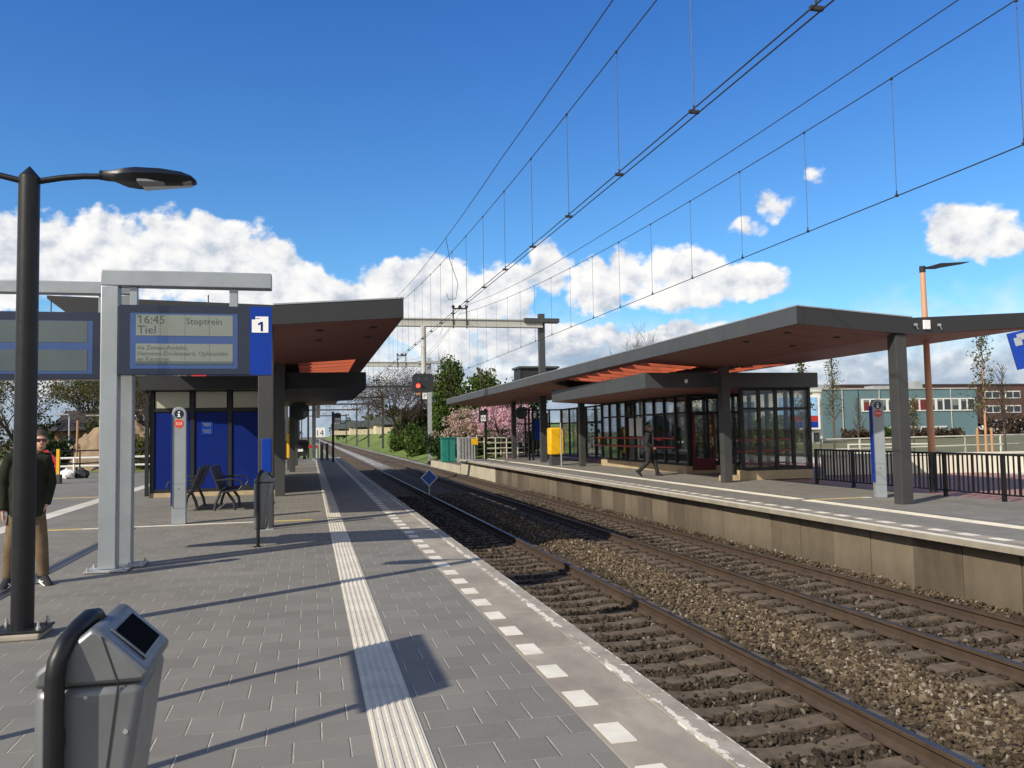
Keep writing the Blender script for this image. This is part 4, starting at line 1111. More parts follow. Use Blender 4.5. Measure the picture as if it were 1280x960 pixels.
m2 = MB(); m2.bar((-4.44, 23.735, 3.12), (1.49, 23.185, 3.12), .02, .44); m2.bar((1.495, 23.2, 3.12), (1.495, 31.6, 3.12), .02, .44); m2.build('fascia', MT['anthracite'], bl)
m2 = MB(); m2.box(-4.36, -4.27, y-.1, y, .05, 2.9); m2.build('downpipe', MT['anthracite'], bl)

# ---------------------------------------------------------------- overhead line
def gantry(y, z, xl, xr, lab, beam=.36, mat='beam', pole='darkgrey', base=0.0, pl_=True, arm=True, bw=.25):
    t = thing('overhead_gantry', lab, 'overhead gantry', (xr, y, base), 'overhead line gantries spanning the tracks')
    m_ = MB(); m_.box(xr-.16, xr+.16, y-.14, y+.14, base, z+.55); m_.build('mast', MT[pole], t)
    if pl_:
        m_ = MB(); m_.box(xl-.16, xl+.16, y-.14, y+.14, base, z+.4); m_.build('mast', MT[pole], t)
    m_ = MB(); m_.box(xl-.5, xr+.0, y-bw/2-.145, y+bw/2-.145, z-beam/2, z+beam/2)
    for q in (z-beam/2, z+beam/2): m_.box(xl-.5, xr, y-bw/2-.20, y+bw/2-.09, q-.03, q+.03)
    m_.build('beam', MT[mat], t)
    m_ = MB(); m_.box(xr-1.0, xr+.9, y-bw/2-.26, y+bw/2-.02, z+beam/2-.12, z+beam/2+.1); m_.build('saddle', MT[pole], t)
    for cx in (T1, T2) if arm else ():
        m_ = MB()
        for dx in (-.35, .35): m_.tube([(cx+dx, y-.3, z-.3), (cx+dx, y-.3, z+.75)], .035, 6)
        m_.tube([(cx-.35, y-.3, z+.72), (cx+.35, y-.3, z+.72)], .04, 6)
        for dx in (-.35, 0, .35): m_.ball((cx+dx, y-.3, z+.82), .09, 8, 6)
        m_.build('insulator_frame', MT['clip'], t)
    return t
g1 = gantry(42, 7.28, -2.6, 11.9, 'nearest pale overhead gantry with its mast rising through the far canopy')
m_ = MB(); m_.tube([(6.6, 41.5, 7.1), (6.4, 41.4, 6.6)], .02, 6); m_.build('arm', MT['galv'], g1)
gantry(70, 7.5, -2.8, 9.85, 'pale overhead gantry just behind the red signal', .34, 'beam', 'galv', -.9)
gantry(97, 7.15, -2.6, 16.0, 'dark slender overhead gantry reaching behind the cherry tree', .2, 'darkgrey', 'darkgrey', -.9, bw=.16)
for k, (y, xr, lab) in enumerate(((126, 10.6, 'dark overhead gantry in front of the grass bank'), (152, 10.2, 'small dark overhead gantry far along the tracks'), (185, 9.9, 'smaller dark overhead gantry further along the tracks'), (240, 9.9, 'tiny dark overhead gantry near the vanishing point'))):
    gantry(y, 7.2, -2.4, xr, lab, .22, 'darkgrey', 'darkgrey', -.9, bw=.16)

def overhead(lab, cx, z0, feeder_x, double, wire_st):
    t = thing('overhead_line', lab, 'overhead wires', (cx, 0, z0), 'overhead contact lines')
    def mess(y):
        # sagging carrier wire from gantry to gantry
        if y < 42: return 6.18 + .00165*(y-11)**2
        ys_ = [42, 70, 97, 126, 152, 185, 240, 400]
        for a, b in zip(ys_, ys_[1:]):
            if y <= b: return 7.75 - 1.1*(1-((y-(a+b)/2)/((b-a)/2))**2)
        return 7.4
    def cz(y): return z0 + .0045*max(0, y-8)
    yy_ = [-18+2*i for i in range(31)] + [44+4*i for i in range(50)]
    for off in ((-.045, .045) if double else (0,)):
        m_ = MB(); m_.tube([(cx-.12+off, y, cz(y)) for y in yy_ if y < 44] + [(cx-.12+off, 44+i*12, cz(40)) for i in range(25)], .0075, 6); m_.build('contact_wire', MT['cable'], t)
    m_ = MB(); m_.tube([(cx-.12, y, mess(y)) for y in yy_], .0075, 6); m_.build('carrier_wire', MT['cable'], t)
    fz = lambda y: 6.40 + .0016*max(0, y-9)**2 if y < 42 else 7.9-.9*math.sin(math.pi*((y-42) % 28)/28)
    m_ = MB(); m_.tube([(feeder_x+(cx-feeder_x)*max(0, min(1, (y-14)/28)), y, fz(y)) for y in yy_], .0075, 6); m_.build('feeder_wire', MT['cable'], t)
    for k in range(62):
        y = wire_st + 2.0*k if k < 20 else wire_st+40+4.0*(k-20)
        if 41 < y < 43: continue
        zc, zm = (cz(y) if y < 44 else cz(40)), mess(y)
        if zm-zc < .2: continue
        m_ = MB(); m_.cyl((cx-.12, y, zc), (cx-.12, y, zm), .0042, n=5)
        if y < 60:
            m_.box(cx-.172 if double else cx-.138, cx-.068 if double else cx-.102, y-.015, y+.015, zc-.01, zc+.022); m_.cyl((cx-.12, y, zc+.02), (cx-.12, y, zc+.07), .010, n=6); m_.box(cx-.132, cx-.108, y-.014, y+.014, zm-.02, zm+.012)
        m_.build('dropper', MT['cable'], t)
    return t
o1 = overhead('double overhead wire with droppers above the near track', T1, 4.66, 3.3, True, 1.2)
o2 = overhead('overhead wire with droppers above the far track', T2+.12, 4.60, 7.15, False, 1.2)
m_ = MB(); m_.tube([(3.35, 20.5, 6.55), (3.45, 20.55, 6.0), (3.66, 20.6, 5.4), (3.6, 20.6, 5.02), (3.42, 20.6, 4.98), (3.36, 20.6, 5.15)], .007, 6); m_.build('jumper_cable', MT['cable'], o1)

# red signal hanging from the first gantry
t = thing('railway_signal', 'black railway signal showing red, hung below the gantry on a pale tube', 'signal', (5.58, 41.85, 4.6))
mb = MB(); mb.cyl((5.58, 41.6, 4.62), (5.58, 41.6, 7.05), .13, n=14); mb.build('tube', MT['beam'], t, smooth=True)
def rrect(cx, cz, w, h, r, n=6):
    return [(cx+sx*(w-r)+r*math.cos(a0+k*math.pi/2/n), cz+sz*(h-r)+r*math.sin(a0+k*math.pi/2/n)) for sx, sz, a0 in ((1, 1, 0), (-1, 1, math.pi/2), (-1, -1, math.pi), (1, -1, 1.5*math.pi)) for k in range(n+1)]
mb = MB(); mb.prism(rrect(5.50, 4.16, .54, .47, .2), 'y', 41.40, 41.46); hd = mb.build('head', MT['sash'], t)
mb = MB(); mb.box(5.3, 5.7, 41.461, 41.75, 3.95, 4.5); mb.build('lamp_box', MT['sash'], hd)
m2 = MB(); m2.disc((5.26, 41.398, 4.02), .10, (0, -1, 0), .012, 20); m2.build('red_light', emit('signal_red', (1, .03, .015), 6.0), hd)
m2 = MB(); m2.disc((5.30, 41.398, 4.36), .08, (0, -1, 0), .01, 16); m2.disc((5.68, 41.398, 4.36), .08, (0, -1, 0), .01, 16); m2.build('dark_lens', MT['winglass'], hd)
m2 = MB(); m2.tube([(5.26, 41.385, 4.13), (5.26, 41.25, 4.135)], .02, 6); m2.box(5.15, 5.37, 41.2, 41.395, 4.13, 4.145); m2.build('hood', MT['sash'], hd)
m2 = MB(); m2.box(5.48, 5.70, 41.42, 41.45, 3.35, 3.66); pp = m2.build('plate', MT['whitesheet'], t)
lettering('P', pp, (5.59, 41.417, 3.40), .3, MT['ink'], align='CENTER')
m2 = MB(); m2.box(5.16, 5.36, 41.42, 41.45, 3.55, 3.74); m2.build('orange_lamp', MT['wood'], t)
m2 = MB(); m2.box(5.55, 5.63, 41.46, 41.52, 3.3, 4.7); m2.build('hanger', MT['sash'], t)

# pale mast and signal tube at the end of the near platform
t = thing('mast', 'pale steel mast with a white box at the end of the near platform', 'mast', (.22, 55, 0))
mb = MB(); mb.box(.10, .34, 54.9, 55.1, .001, 5.4); mb.build('shaft', MT['galv'], t)
mb = MB(); mb.box(.36, .62, 54.8, 55.1, 2.75, 3.6); mb.build('box', MT['whitesheet'], t, bevel=.03)
for k, (x, y, h, lab) in enumerate(((-.9, 66, 6.5, 'dark thin mast left of the pale mast'), (-1.35, 72, 6.5, 'second dark thin mast left of the pale mast'), (-.2, 80, 7, 'dark mast just behind the pale mast'))):
    t = thing('mast', lab, 'mast', (x, y, -.3), 'dark masts beyond the near platform')
    mb = MB(); mb.box(x-.09, x+.09, y-.09, y+.09, -1, h); mb.build('shaft', MT['anthracite'], t)
    mb = MB(); mb.box(x-.13, x+.13, y-.13, y+.13, h+.001, h+.06); mb.build('cap', MT['galv'], t)
# ---------------------------------------------------------------- black fence, far platform
def black_fence():
    t = thing('fence', 'black metal fence with upright bars behind the far platform', 'fence', (13.82, 15, 0))
    x, y0, y1 = 13.82, 7.3, 20.75
    m_ = MB(); m_.box(x-.025, x+.025, y0, y1, .935, .98); m_.build('top_rail', MT['black'], t)
    m_ = MB(); m_.box(x-.02, x+.02, y0, y1, .12, .155); m_.build('bottom_rail', MT['black'], t)
    k = 0; y = y1-.05
    while y > y0:
        if k % 12 == 0:
            m_ = MB(); m_.box(x-.035, x+.035, y-.035, y+.035, .001, .934); m_.build('post', MT['black'], t)
        else:
            m_ = MB(); m_.box(x-.012, x+.012, y-.014 if k % 3 else y-.03, y+.014 if k % 3 else y+.03, .156, .934); m_.build('bar', MT['black'], t)
        k += 1; y -= .135
black_fence()

def rail_fence(lab, pts, h, nr, mat='railing', sp=2.0, zb=0.0, group='cream tube railings', r=.03):
    t = thing('railing', lab, 'railing', (pts[0][0], pts[0][1], zb), group)
    for a, b in zip(pts, pts[1:]):
        a3, b3 = Vector((a[0], a[1], zb)), Vector((b[0], b[1], zb)); L = (b3-a3).length; n = max(1, round(L/sp))
        for k in range(n+1):
            p = a3.lerp(b3, k/n); m_ = MB(); m_.cyl((p.x, p.y, p.z-.02), (p.x, p.y, p.z+h), r*1.25, n=6); m_.build('post', MT[mat], t)
        for q in range(nr):
            z = h*(q+1)/nr-.03; m_ = MB(); m_.cyl(a3+Vector((0, 0, z)), b3+Vector((0, 0, z)), r, n=6); m_.build('rail', MT[mat], t)
rail_fence('long cream tube railing between the forecourt and the grass', [(18.6, 27.5), (26, 28.6), (40, 30.5)], 1.15, 3)
rail_fence('short cream stair railing behind the black fence corner', [(19.4, 27.0), (21.4, 25.2)], .95, 3)
rail_fence('cream gate railing at the end of the far platform', [(10.7, 51.5), (13.6, 51.5)], 1.3, 4, sp=.75)
rail_fence('cream railing behind the gate railing at the far platform end', [(11.5, 58), (15.0, 58)], 1.45, 3, sp=1.5)
# low white wall across the forecourt
t = thing('low_wall', 'long low cream wall across the forecourt behind the black fence', 'wall', (24.5, 23, 0))
m_ = MB(); m_.bar((16.9, 24.9, .27), (33, 20.9, .27), .25, .64); m_.build('body', MT['cream'], t)
m_ = MB(); m_.bar((16.85, 24.91, .62), (33.05, 20.89, .62), .32, .06); m_.build('coping', MT['palepave'], t)

# orange-brown lamp
t = thing('street_lamp', 'slim orange brown lamp post with a dark foot behind the black fence', 'street lamp', (14.5, 17.0, 0))
mb = MB(); mb.tube([(14.5, 17, .9), (14.47, 17, 5.3)], [.085, .06], 16); mb.build('pole', MT['lampwood'], t, smooth=True)
mb = MB(); mb.cyl((14.505, 17, .0), (14.5, 17, .899), .092, n=16); mb.build('foot', MT['anthracite'], t, smooth=True)
mb = MB(); mb.cyl((14.47, 17, 5.3), (14.47, 17, 5.45), .07, n=16); mb.build('cap', MT['anthracite'], t)
mb = MB(); mb.tube([(14.5, 17, 5.40), (14.75, 17, 5.44), (15.0, 17, 5.46)], .03, 8); mb.build('arm', MT['anthracite'], t)
mb = MB(); mb.prism([(14.70, 5.41), (14.95, 5.42), (15.0, 5.44), (15.7, 5.56), (15.72, 5.58), (15.1, 5.53), (14.9, 5.52), (14.72, 5.47)], 'y', 16.87, 17.13); mb.build('lamp_head', MT['anthracite'], t)

# ---------------------------------------------------------------- trees
def rvec(r): return Vector((r.gauss(0, 1), r.gauss(0, 1), r.gauss(0, 1))).normalized()
def grow(mb, r, p, d, L, rad, depth, tips, spread, up, kids, sides):
    pts = [p]; rs = [rad]; q = p.copy(); dd = d.copy(); n = 3
    for k in range(n):
        dd = (dd + rvec(r)*.16 + Vector((0, 0, up))).normalized(); q = q + dd*(L/n); pts.append(q.copy()); rs.append(rad*(1-.45*(k+1)/n))
    mb.tube(pts, rs, sides, caps=False)
    if depth == 0: tips.append((q, dd)); return
    for k in range(kids if depth > 1 else kids+1):
        u = r.uniform(.35, 1.0) if k else 1.0
        i = min(n-1, int(u*n)); s = pts[i].lerp(pts[i+1], u*n-i) if i < n else pts[-1]
        nd = (dd + rvec(r)*spread).normalized()
        grow(mb, r, s, nd, L*r.uniform(.58, .82), rad*.55*(1.0 if k == 0 else .8), depth-1, tips, spread, up, kids, max(3, sides-1))
def leaf_mesh(name, mat, parent, centres, size, per, jitter, seed, aspect=1.6, flat=0.0):
    r = np.random.default_rng(seed); C = np.repeat(np.array(centres, float), per, 0); n = len(C)
    C = C + r.normal(0, jitter, (n, 3))
    a = r.normal(size=(n, 3)); a[:, 2] *= (1-flat); a /= np.linalg.norm(a, axis=1)[:, None]
    b = np.cross(a, r.normal(size=(n, 3))); b /= np.linalg.norm(b, axis=1)[:, None]
    s = r.uniform(.6, 1.3, (n, 1))*size
    a, b = a*s*aspect*.5, b*s*.5
    c = np.cross(a, b); c /= np.linalg.norm(c, axis=1)[:, None]; c = c*s*.18
    W = np.stack([C-a, C-b+c, C+a, C+b+c], 1) - np.array(world_loc(parent))[None, None, :]
    F = (np.arange(n)*4)[:, None]+np.array([[0, 1, 2, 3]])
    return np_mesh(name, W.reshape(-1, 3), F, mat, parent)
LEAF = {
 'green': leafmat('mid_green_leaf', [(.028, .052, .010), (.06, .10, .018), (.11, .16, .034)]),
 'dark': leafmat('dark_green_leaf', [(.012, .024, .008), (.026, .048, .013), (.055, .085, .024)]),
 'fresh': leafmat('fresh_green_leaf', [(.05, .08, .012), (.10, .14, .022), (.17, .2, .04)]),
 'olive': leafmat('olive_bud_leaf', [(.05, .05, .018), (.095, .095, .03), (.15, .15, .055)]),
 'brown': leafmat('brown_winter_leaf', [(.035, .024, .017), (.065, .043, .028), (.10, .065, .043)]),
 'pink': leafmat('pink_blossom', [(.52, .24, .30), (.72, .45, .50), (.88, .72, .75)], .45),
 'blush': leafmat('pale_blossom', [(.32, .2, .14), (.52, .38, .30), (.75, .6, .52)], .4),
}
def tree(name, lab, loc, h, rad, leaf, seed, trunk=.3, depth=4, kids=3, spread=.75, up=.10, lsize=.16, per=14, jit=.35, cat='tree', group=None, tr_h=.3, fill=0, stem='bark', cone=0.0, low=.08):
    r = random.Random(seed); loc = Vector(loc)
    t = thing(name, lab, cat, loc, group)
    mb = MB(); tips = []
    th = h*tr_h
    mb.tube([loc+Vector((0, 0, -.15)), loc+Vector((r.gauss(0, .03)*h*.2, 0, th*.5)), loc+Vector((0, r.gauss(0, .02)*h*.3, th))], [trunk*.62, trunk*.48, trunk*.42], 9)
    mb.build('trunk', MT[stem], t, smooth=True)
    mb = MB(); top = loc+Vector((0, 0, th-.05))
    n0 = 4 + (kids > 2)
    for k in range(n0):
        a = 2*math.pi*(k+r.random()*.6)/n0; tilt = r.uniform(.25, .9)*spread*1.2 if k else .1
        d = Vector((math.cos(a)*tilt, math.sin(a)*tilt, 1)).normalized()
        grow(mb, r, top+Vector((0, 0, -r.random()*th*.3)), d, h*(1-tr_h)*.42, trunk*.3, depth-1, tips, spread, up, kids, 5)
    mb.build('branches', MT['twig'] if stem == 'bark' else MT[stem], t)
    if leaf:
        C = [p for p, d in tips] if not cone else []
        for k in range(fill):
            for _ in range(20):
                q = Vector((r.uniform(-1, 1), r.uniform(-1, 1), r.uniform(-1, 1)))
                if .25 < q.length < 1 and r.random() < .35+.65*q.length: break
            u = (q.z+1)/2; w = 1-cone*u**1.3; lump = 1+.22*math.sin(3*math.atan2(q.y, q.x)+seed+u*7)
            C.append(loc+Vector((q.x*rad*w*lump, q.y*rad*w*lump, h*(low+u*(1-low)))))
        leaf_mesh('crown', LEAF[leaf], t, C, lsize, per, jit, seed)
    return t
def bush(name, lab, loc, rx, ry, h, leaf, seed, n=60, per=30, lsize=.13, cat='bush', group=None, jit=.25):
    """a shrub: many short stems and leaf clumps on an uneven dome"""
    r = random.Random(seed); loc = Vector(loc); t = thing(name, lab, cat, loc, group)
    mb = MB(); C = []
    lob = [(r.uniform(-.75, .75), r.uniform(-.75, .75), r.uniform(.55, 1.0), r.uniform(.35, .6)) for _ in range(7)]
    for k in range(n):
        a, b, hh, s = lob[k % 7]
        q = rvec(r)*s; p = loc+Vector(((a+q.x)*rx*.75, (b+q.y)*ry*.75, max(.08, (hh*.62+q.z*.55)*h)))
        C.append(p)
        if k % 2 == 0: mb.tube([loc+Vector((a*rx*.4, b*ry*.4, -.05)), loc.lerp(p, .55)+Vector((0, 0, .1)), p], [.03, .02, .008], 4, caps=False)
    mb.build('stems', MT['twig'], t)
    leaf_mesh('crown', LEAF[leaf], t, C, lsize, per, jit, seed)
    return t

# along the track beyond the far platform
tree('bare_tree', 'bare brown many branched tree left of the tall green poplar', (11.7, 110, -.4), 11.6, 3.6, 'brown', 11, .6, 5, 4, .8, .04, .10, 10, .4, tr_h=.08)
tree('poplar_tree', 'tall narrow green poplar tree behind the cherry blossom', (13.6, 82, -.4), 9.6, 1.9, 'green', 12, .5, 4, 3, .32, .3, .24, 30, .38, tr_h=.12, fill=190, cone=.55)
tree('poplar_tree', 'shorter dark green poplar tree right of the tall poplar', (16.2, 78, -.3), 7.9, 2.2, 'green', 13, .5, 4, 3, .35, .26, .24, 30, .4, tr_h=.14, fill=190, cone=.5)
tree('broad_tree', 'dark green broad tree behind the far canopy end', (19.6, 77, -.2), 6.6, 2.3, 'dark', 14, .45, 4, 3, .4, .2, .24, 30, .45, tr_h=.15, fill=150, cone=.3)
tree('cherry_tree', 'pink cherry tree in full blossom behind the cream gate railing', (14.6, 62.5, -.3), 4.7, 2.9, 'pink', 15, .35, 5, 3, .95, .0, .11, 12, .16, tr_h=.25)
tree('cherry_tree', 'pale blossoming cherry tree above the grey cabinet', (11.5, 63.5, -.4), 3.6, 1.6, 'blush', 16, .22, 5, 3, .85, .03, .10, 5, .14, tr_h=.22)
for i, (x, y, rx, h, lf, lab) in enumerate(((10.9, 105, 1.6, 2.4, 'green', 'low dark bush at the foot of the bare tree'), (13.4, 101, 2.4, 3.6, 'dark', 'green bush beside the pale gantry mast'), (11.0, 69, 1.5, 2.5, 'dark', 'dark green bush behind the green cabinet'), (13.6, 68, 1.9, 2.9, 'green', 'green bush under the pale cherry'), (16.5, 66, 2.2, 2.7, 'dark', 'dark bush under the pink cherry'), (12.9, 73, 2.5, 3.9, 'dark', 'big dark bush under the tall poplar'), (17.2, 71, 2.6, 3.9, 'dark', 'big dark bush under the shorter poplar'))):
    bush('bush', lab, (x, y, -.55), rx, 1.6, h, lf, 30+i, 80, 42, .19, group='bushes along the far track side')
# trees seen through the shelter glass and above the roof
tree('bare_tree', 'bare tree whose twigs stick out above the far canopy', (26.0, 62, -.1), 8.9, 4, None, 17, .6, 6, 3, .6, .1, tr_h=.25)
tree('bare_tree', 'budding bare tree behind the far shelter glass', (22.5, 50, -.1), 6.5, 3, 'olive', 18, .4, 5, 3, .7, .05, .10, 4, .2, tr_h=.2)
for i, (x, y, h, lf, lab) in enumerate(((19.2, 52, 3.4, 'dark', 'dark evergreen hedge bush far behind the shelter'), (22.6, 46, 3.0, 'green', 'green bush behind the middle of the shelter'), (19.5, 45, 2.6, 'dark', 'dark bush behind the shelter benches'), (25.5, 44, 2.6, 'fresh', 'fresh green bush behind the shelter corner'))):
    bush('bush', lab, (x, y, -.06), 2.2, 2, h, lf, 50+i, 80, 40, .18, group='bushes behind the far shelter')

for i, (x, y, h, lf, lab) in enumerate(((17.2, 44, 3.6, 'green', 'tall green bush right behind the shelter front glass'), (18.6, 48.5, 4.2, 'dark', 'tall dark bush behind the far shelter end'), (20.8, 41, 3.3, 'olive', 'olive bush behind the shelter middle bays'))):
    bush('bush', lab, (x, y, -.06), 2.0, 2, h, lf, 160+i, 80, 40, .16, group='bushes behind the far shelter')
# young staked trees on the forecourt
def young(name, lab, loc, h, w, leaf, seed, stakes, per=8, ls=.10):
    r = random.Random(seed); loc = Vector(loc); t = thing(name, lab, 'young tree', loc, 'young trees on the forecourt')
    mb = MB(); mb.tube([loc, loc+Vector((.02, .01, h*.5)), loc+Vector((.04, 0, h))], [.055, .035, .008], 7); mb.build('trunk', MT['wood' if stakes else 'bark'], t, smooth=True)
    mb = MB(); C = []
    for k in range(46):
        z = h*(.3+.68*(k/46)); a = r.uniform(0, 6.28); L = w*(1.15-z/h)*r.uniform(.6, 1.3)
        p = loc+Vector((0, 0, z)); q = p+Vector((math.cos(a)*L, math.sin(a)*L, L*1.5)); mid = p.lerp(q, .5)+Vector((0, 0, -.04))
        mb.tube([p, mid, q], [.014, .009, .004], 4, caps=False); C += [mid, q, mid.lerp(q, .5)]
        for _ in range(2):
            e = mid.lerp(q, r.random())+rvec(r)*.22; mb.tube([mid, e], [.006, .003], 3, caps=False); C.append(e)
    mb.build('branches', MT['twig'], t)
    if leaf: leaf_mesh('crown', LEAF[leaf], t, C, ls, per, .09, seed)
    for dx in stakes:
        m_ = MB(); m_.cyl(loc+Vector((dx, .05, 0)), loc+Vector((dx, .05, 1.5)), .045, n=8); m_.build('stake', MT['wood'], t)
young('young_tree', 'young leafy tree between two wooden stakes behind the black fence', (24.75, 26.2, -.05), 5.1, .75, 'olive', 61, (-.32, .32), 2, .075)
young('young_tree', 'thin bare young tree right of the staked tree', (26.0, 26.6, -.05), 3.9, .75, None, 62, ())
young('young_tree', 'slim columnar young tree just right of the glass shelter', (22.3, 32.0, -.05), 5.9, .42, 'olive', 63, (), 4, .055)
young('young_tree', 'thin tall young tree seen above the shelter roof edge', (26.0, 40.0, -.05), 5.3, .5, 'olive', 64, (), 3, .09)
young('young_tree', 'small bare young tree before the blank teal wall', (31.6, 43.0, -.05), 3.4, .6, None, 65, ())
young('young_tree', 'small sparse young tree before the lower teal windows', (34.6, 42.0, -.05), 3.2, .6, 'olive', 66, (), 2, .08)

# ---------------------------------------------------------------- offices on the right
def windows_row(parent, x0, x1, z0, z1, y, n, red=()):
    fr = MB(); fr.box(x0, x1, y-.10, y-.005, z0, z1); f = fr.build('window_band', MT['winframe'], parent)
    w = (x1-x0)/n
    for k in range(n):
        a, b = x0+w*k, x0+w*(k+1); g = .16 if k % 3 else .32
        m_ = MB(); m_.box(a+g, b-.13, y-.095, y-.06, z0+.16, z1-.14) if False else m_.box(a+g, b-.13, y-.135, y-.102, z0+.18, z1-.14); m_.build('pane', MT['curtain'] if k in red else MT['winglass'], f)
        if k % 3 != 1:
            hb_ = (.25, .55, .8)[k % 3]*(z1-z0)*.6; m_ = MB(); m_.box(a+g+.03, b-.16, y-.142, y-.1355, z1-.15-hb_, z1-.15); m_.build('blind', MT['lcd'], f)
t = thing('office_building', 'teal two storey office building with white window bands', 'building', (72, 95, 0))
for px_ in (64.0, 69.3, 79.9):
    m_ = MB(); m_.cyl((px_, 89.9, -.3), (px_, 89.9, 6.1), .06, n=8); m_.build('downpipe', MT['beam'], t)
for px_, w_, h_ in ((65, 2.4, .9), (74, 3.2, .7), (80.5, 1.2, 1.3)):
    m_ = MB(); m_.box(px_, px_+w_, 97, 99, 6.3, 6.3+h_); m_.build('roof_unit', MT['galv'], t)
m_ = MB(); m_.box(61.2, 83.9, 90, 108, -.4, 6.15); m_.build('wall', MT['teal'], t)
m_ = MB(); m_.box(61.1, 84.0, 89.9, 108.1, 6.151, 6.30); m_.build('roof_edge', MT['beam'], t)
m_ = MB(); m_.box(66.3, 66.38, 89.96, 89.998, 0, 6.14); m_.build('wall_joint', MT['anthracite'], t)
m_ = MB(); m_.box(61.4, 83.7, 89.93, 89.997, -.4, .05); m_.build('plinth', MT['brownbrick'], t)
windows_row(t, 66.7, 83.5, 3.35, 4.98, 90, 14, (0, 6, 7)); windows_row(t, 69.8, 79.2, -.02, 1.42, 90, 7)
t = thing('office_building', 'long dark brown brick office building behind the teal one', 'building', (100, 115, 0))
m_ = MB(); m_.box(78, 150, 110, 125, -.5, 7.7); m_.build('wall', MT['brownbrick'], t)
m_ = MB(); m_.box(77.9, 150.1, 109.9, 125.1, 7.701, 7.95); m_.build('roof_edge', MT['rooftile'], t)
for q, (z0, z1) in enumerate(((1.0, 2.2), (3.3, 4.5), (5.6, 6.8))):
    for k in range(9):
        x = 104+k*4.0
        m_ = MB(); m_.box(x, x+2.9, 109.9, 109.995, z0, z1); w_ = m_.build('window', MT['winframe'], t)
        m_ = MB(); m_.box(x+.15, x+1.35, 109.86, 109.898, z0+.15, z1-.15); m_.box(x+1.55, x+2.75, 109.86, 109.898, z0+.15, z1-.15); m_.build('pane', MT['winglass'], w_)
t = thing('billboard_building', 'pale building seen through the glass with an advertising board on its wall', 'building', (46, 80, 0))
m_ = MB(); m_.box(37.5, 50.9, 75, 88, -.4, 5.2); m_.build('wall', MT['cream'], t)
m_ = MB(); m_.box(37.4, 51.0, 74.9, 88.1, 5.201, 5.35); m_.build('roof_edge', MT['winframe'], t)
for x in (38.5, 41.2):
    m_ = MB(); m_.box(x, x+2.0, 74.9, 74.997, 1.0, 4.2); m_.build('teal_panel', MT['teal'], t)
for k in range(4):
    m_ = MB(); m_.box(44.2+k*1.7, 45.4+k*1.7, 74.9, 74.997, .1, 1.0); m_.build('window', MT['winglass'], t)
t = thing('billboard', 'blue and white advertising billboard with a red band', 'billboard', (48.2, 74.6, 0))
m_ = MB(); m_.box(45.4, 50.4, 74.5, 74.7, 1.35, 4.85); b_ = m_.build('board', MT['whitesheet'], t)
m_ = MB(); m_.box(45.7, 50.1, 74.46, 74.497, 2.75, 4.6); m_.build('sky_field', M('poster_sky', (.25, .45, .75), .6, 0, .5, .9), b_)
m_ = MB(); m_.box(45.7, 50.1, 74.46, 74.497, 2.15, 2.72); m_.build('red_band', MT['red'], b_)
m_ = MB(); m_.box(45.7, 50.1, 74.46, 74.497, 1.55, 2.12); m_.build('blue_band', MT['blue'], b_)
for dx in (46.2, 49.6):
    m_ = MB(); m_.box(dx-.1, dx+.1, 74.71, 74.85, 0, 4.6); m_.build('post', MT['galv'], t)
def hedge(lab, x0, x1, y0, y1, z1, leaf, seed, zb=-.1, cat='hedge'):
    r = random.Random(seed); t = thing('hedge', lab, cat, ((x0+x1)/2, (y0+y1)/2, zb))
    m_ = MB(); C = []
    for k in range(int((x1-x0)*14)):
        p = Vector((r.uniform(x0, x1), r.uniform(y0, y1), zb+r.uniform(.1, z1-zb))); C.append(p)
        if k % 4 == 0: m_.tube([(p.x, p.y, zb), p], [.03, .01], 4, caps=False)
    m_.build('stems', MT['twig'], t); leaf_mesh('foliage', LEAF[leaf], t, C, .30, 10, .2, seed)
hedge('clipped brown hedge under the lower teal windows', 69.5, 79.5, 87.5, 88.5, .85, 'brown', 71)
hedge('short brown hedge left of the teal windows', 62.5, 66.5, 87.5, 88.5, .95, 'brown', 72)
bush('bush', 'green bush between the brown hedges before the teal offices', (67.6, 87.5, -.1), 1.6, 1, 1.7, 'green', 73, 60, 30, .25)
# parked cars far by the brown offices
def car(x, y, lab, mat):
    t = thing('parked_car', lab, 'car', (x, y, -.09), 'cars parked by the brown offices')
    prof = [(-2.1, .3), (2.1, .3), (2.15, .75), (1.9, .9), (1.2, .95), (.55, 1.42), (-1.0, 1.45), (-1.75, .98), (-2.1, .9)]
    m_ = MB(); m_.prism([(x+a, -.09+b) for a, b in prof], 'y', y-.85, y+.85); m_.build('body', mat, t, bevel=.06, smooth=True)
    m_ = MB(); m_.prism([(x+a, -.09+b) for a, b in ((.95, .98), (.5, 1.36), (-.95, 1.38), (-1.5, 1.0))], 'y', y-.87, y+.87); m_.build('windows', MT['winglass'], t)
    for a in (-1.3, 1.3):
        m_ = MB(); m_.cyl((x+a, y-.9, .22), (x+a, y-.66, .22), .31, n=14); m_.build('wheel', MT['black'], t)
car(98.5, 104, 'white car parked left by the brown offices', MT['winframe'])
car(104.5, 104, 'silver car parked in the middle by the brown offices', MT['silver'])
car(110.5, 104, 'pale car parked right by the brown offices', MT['cream'])
hedge('bare dark shrubs in front of the brown offices', 86, 112, 98, 100, 2.4, 'brown', 74)

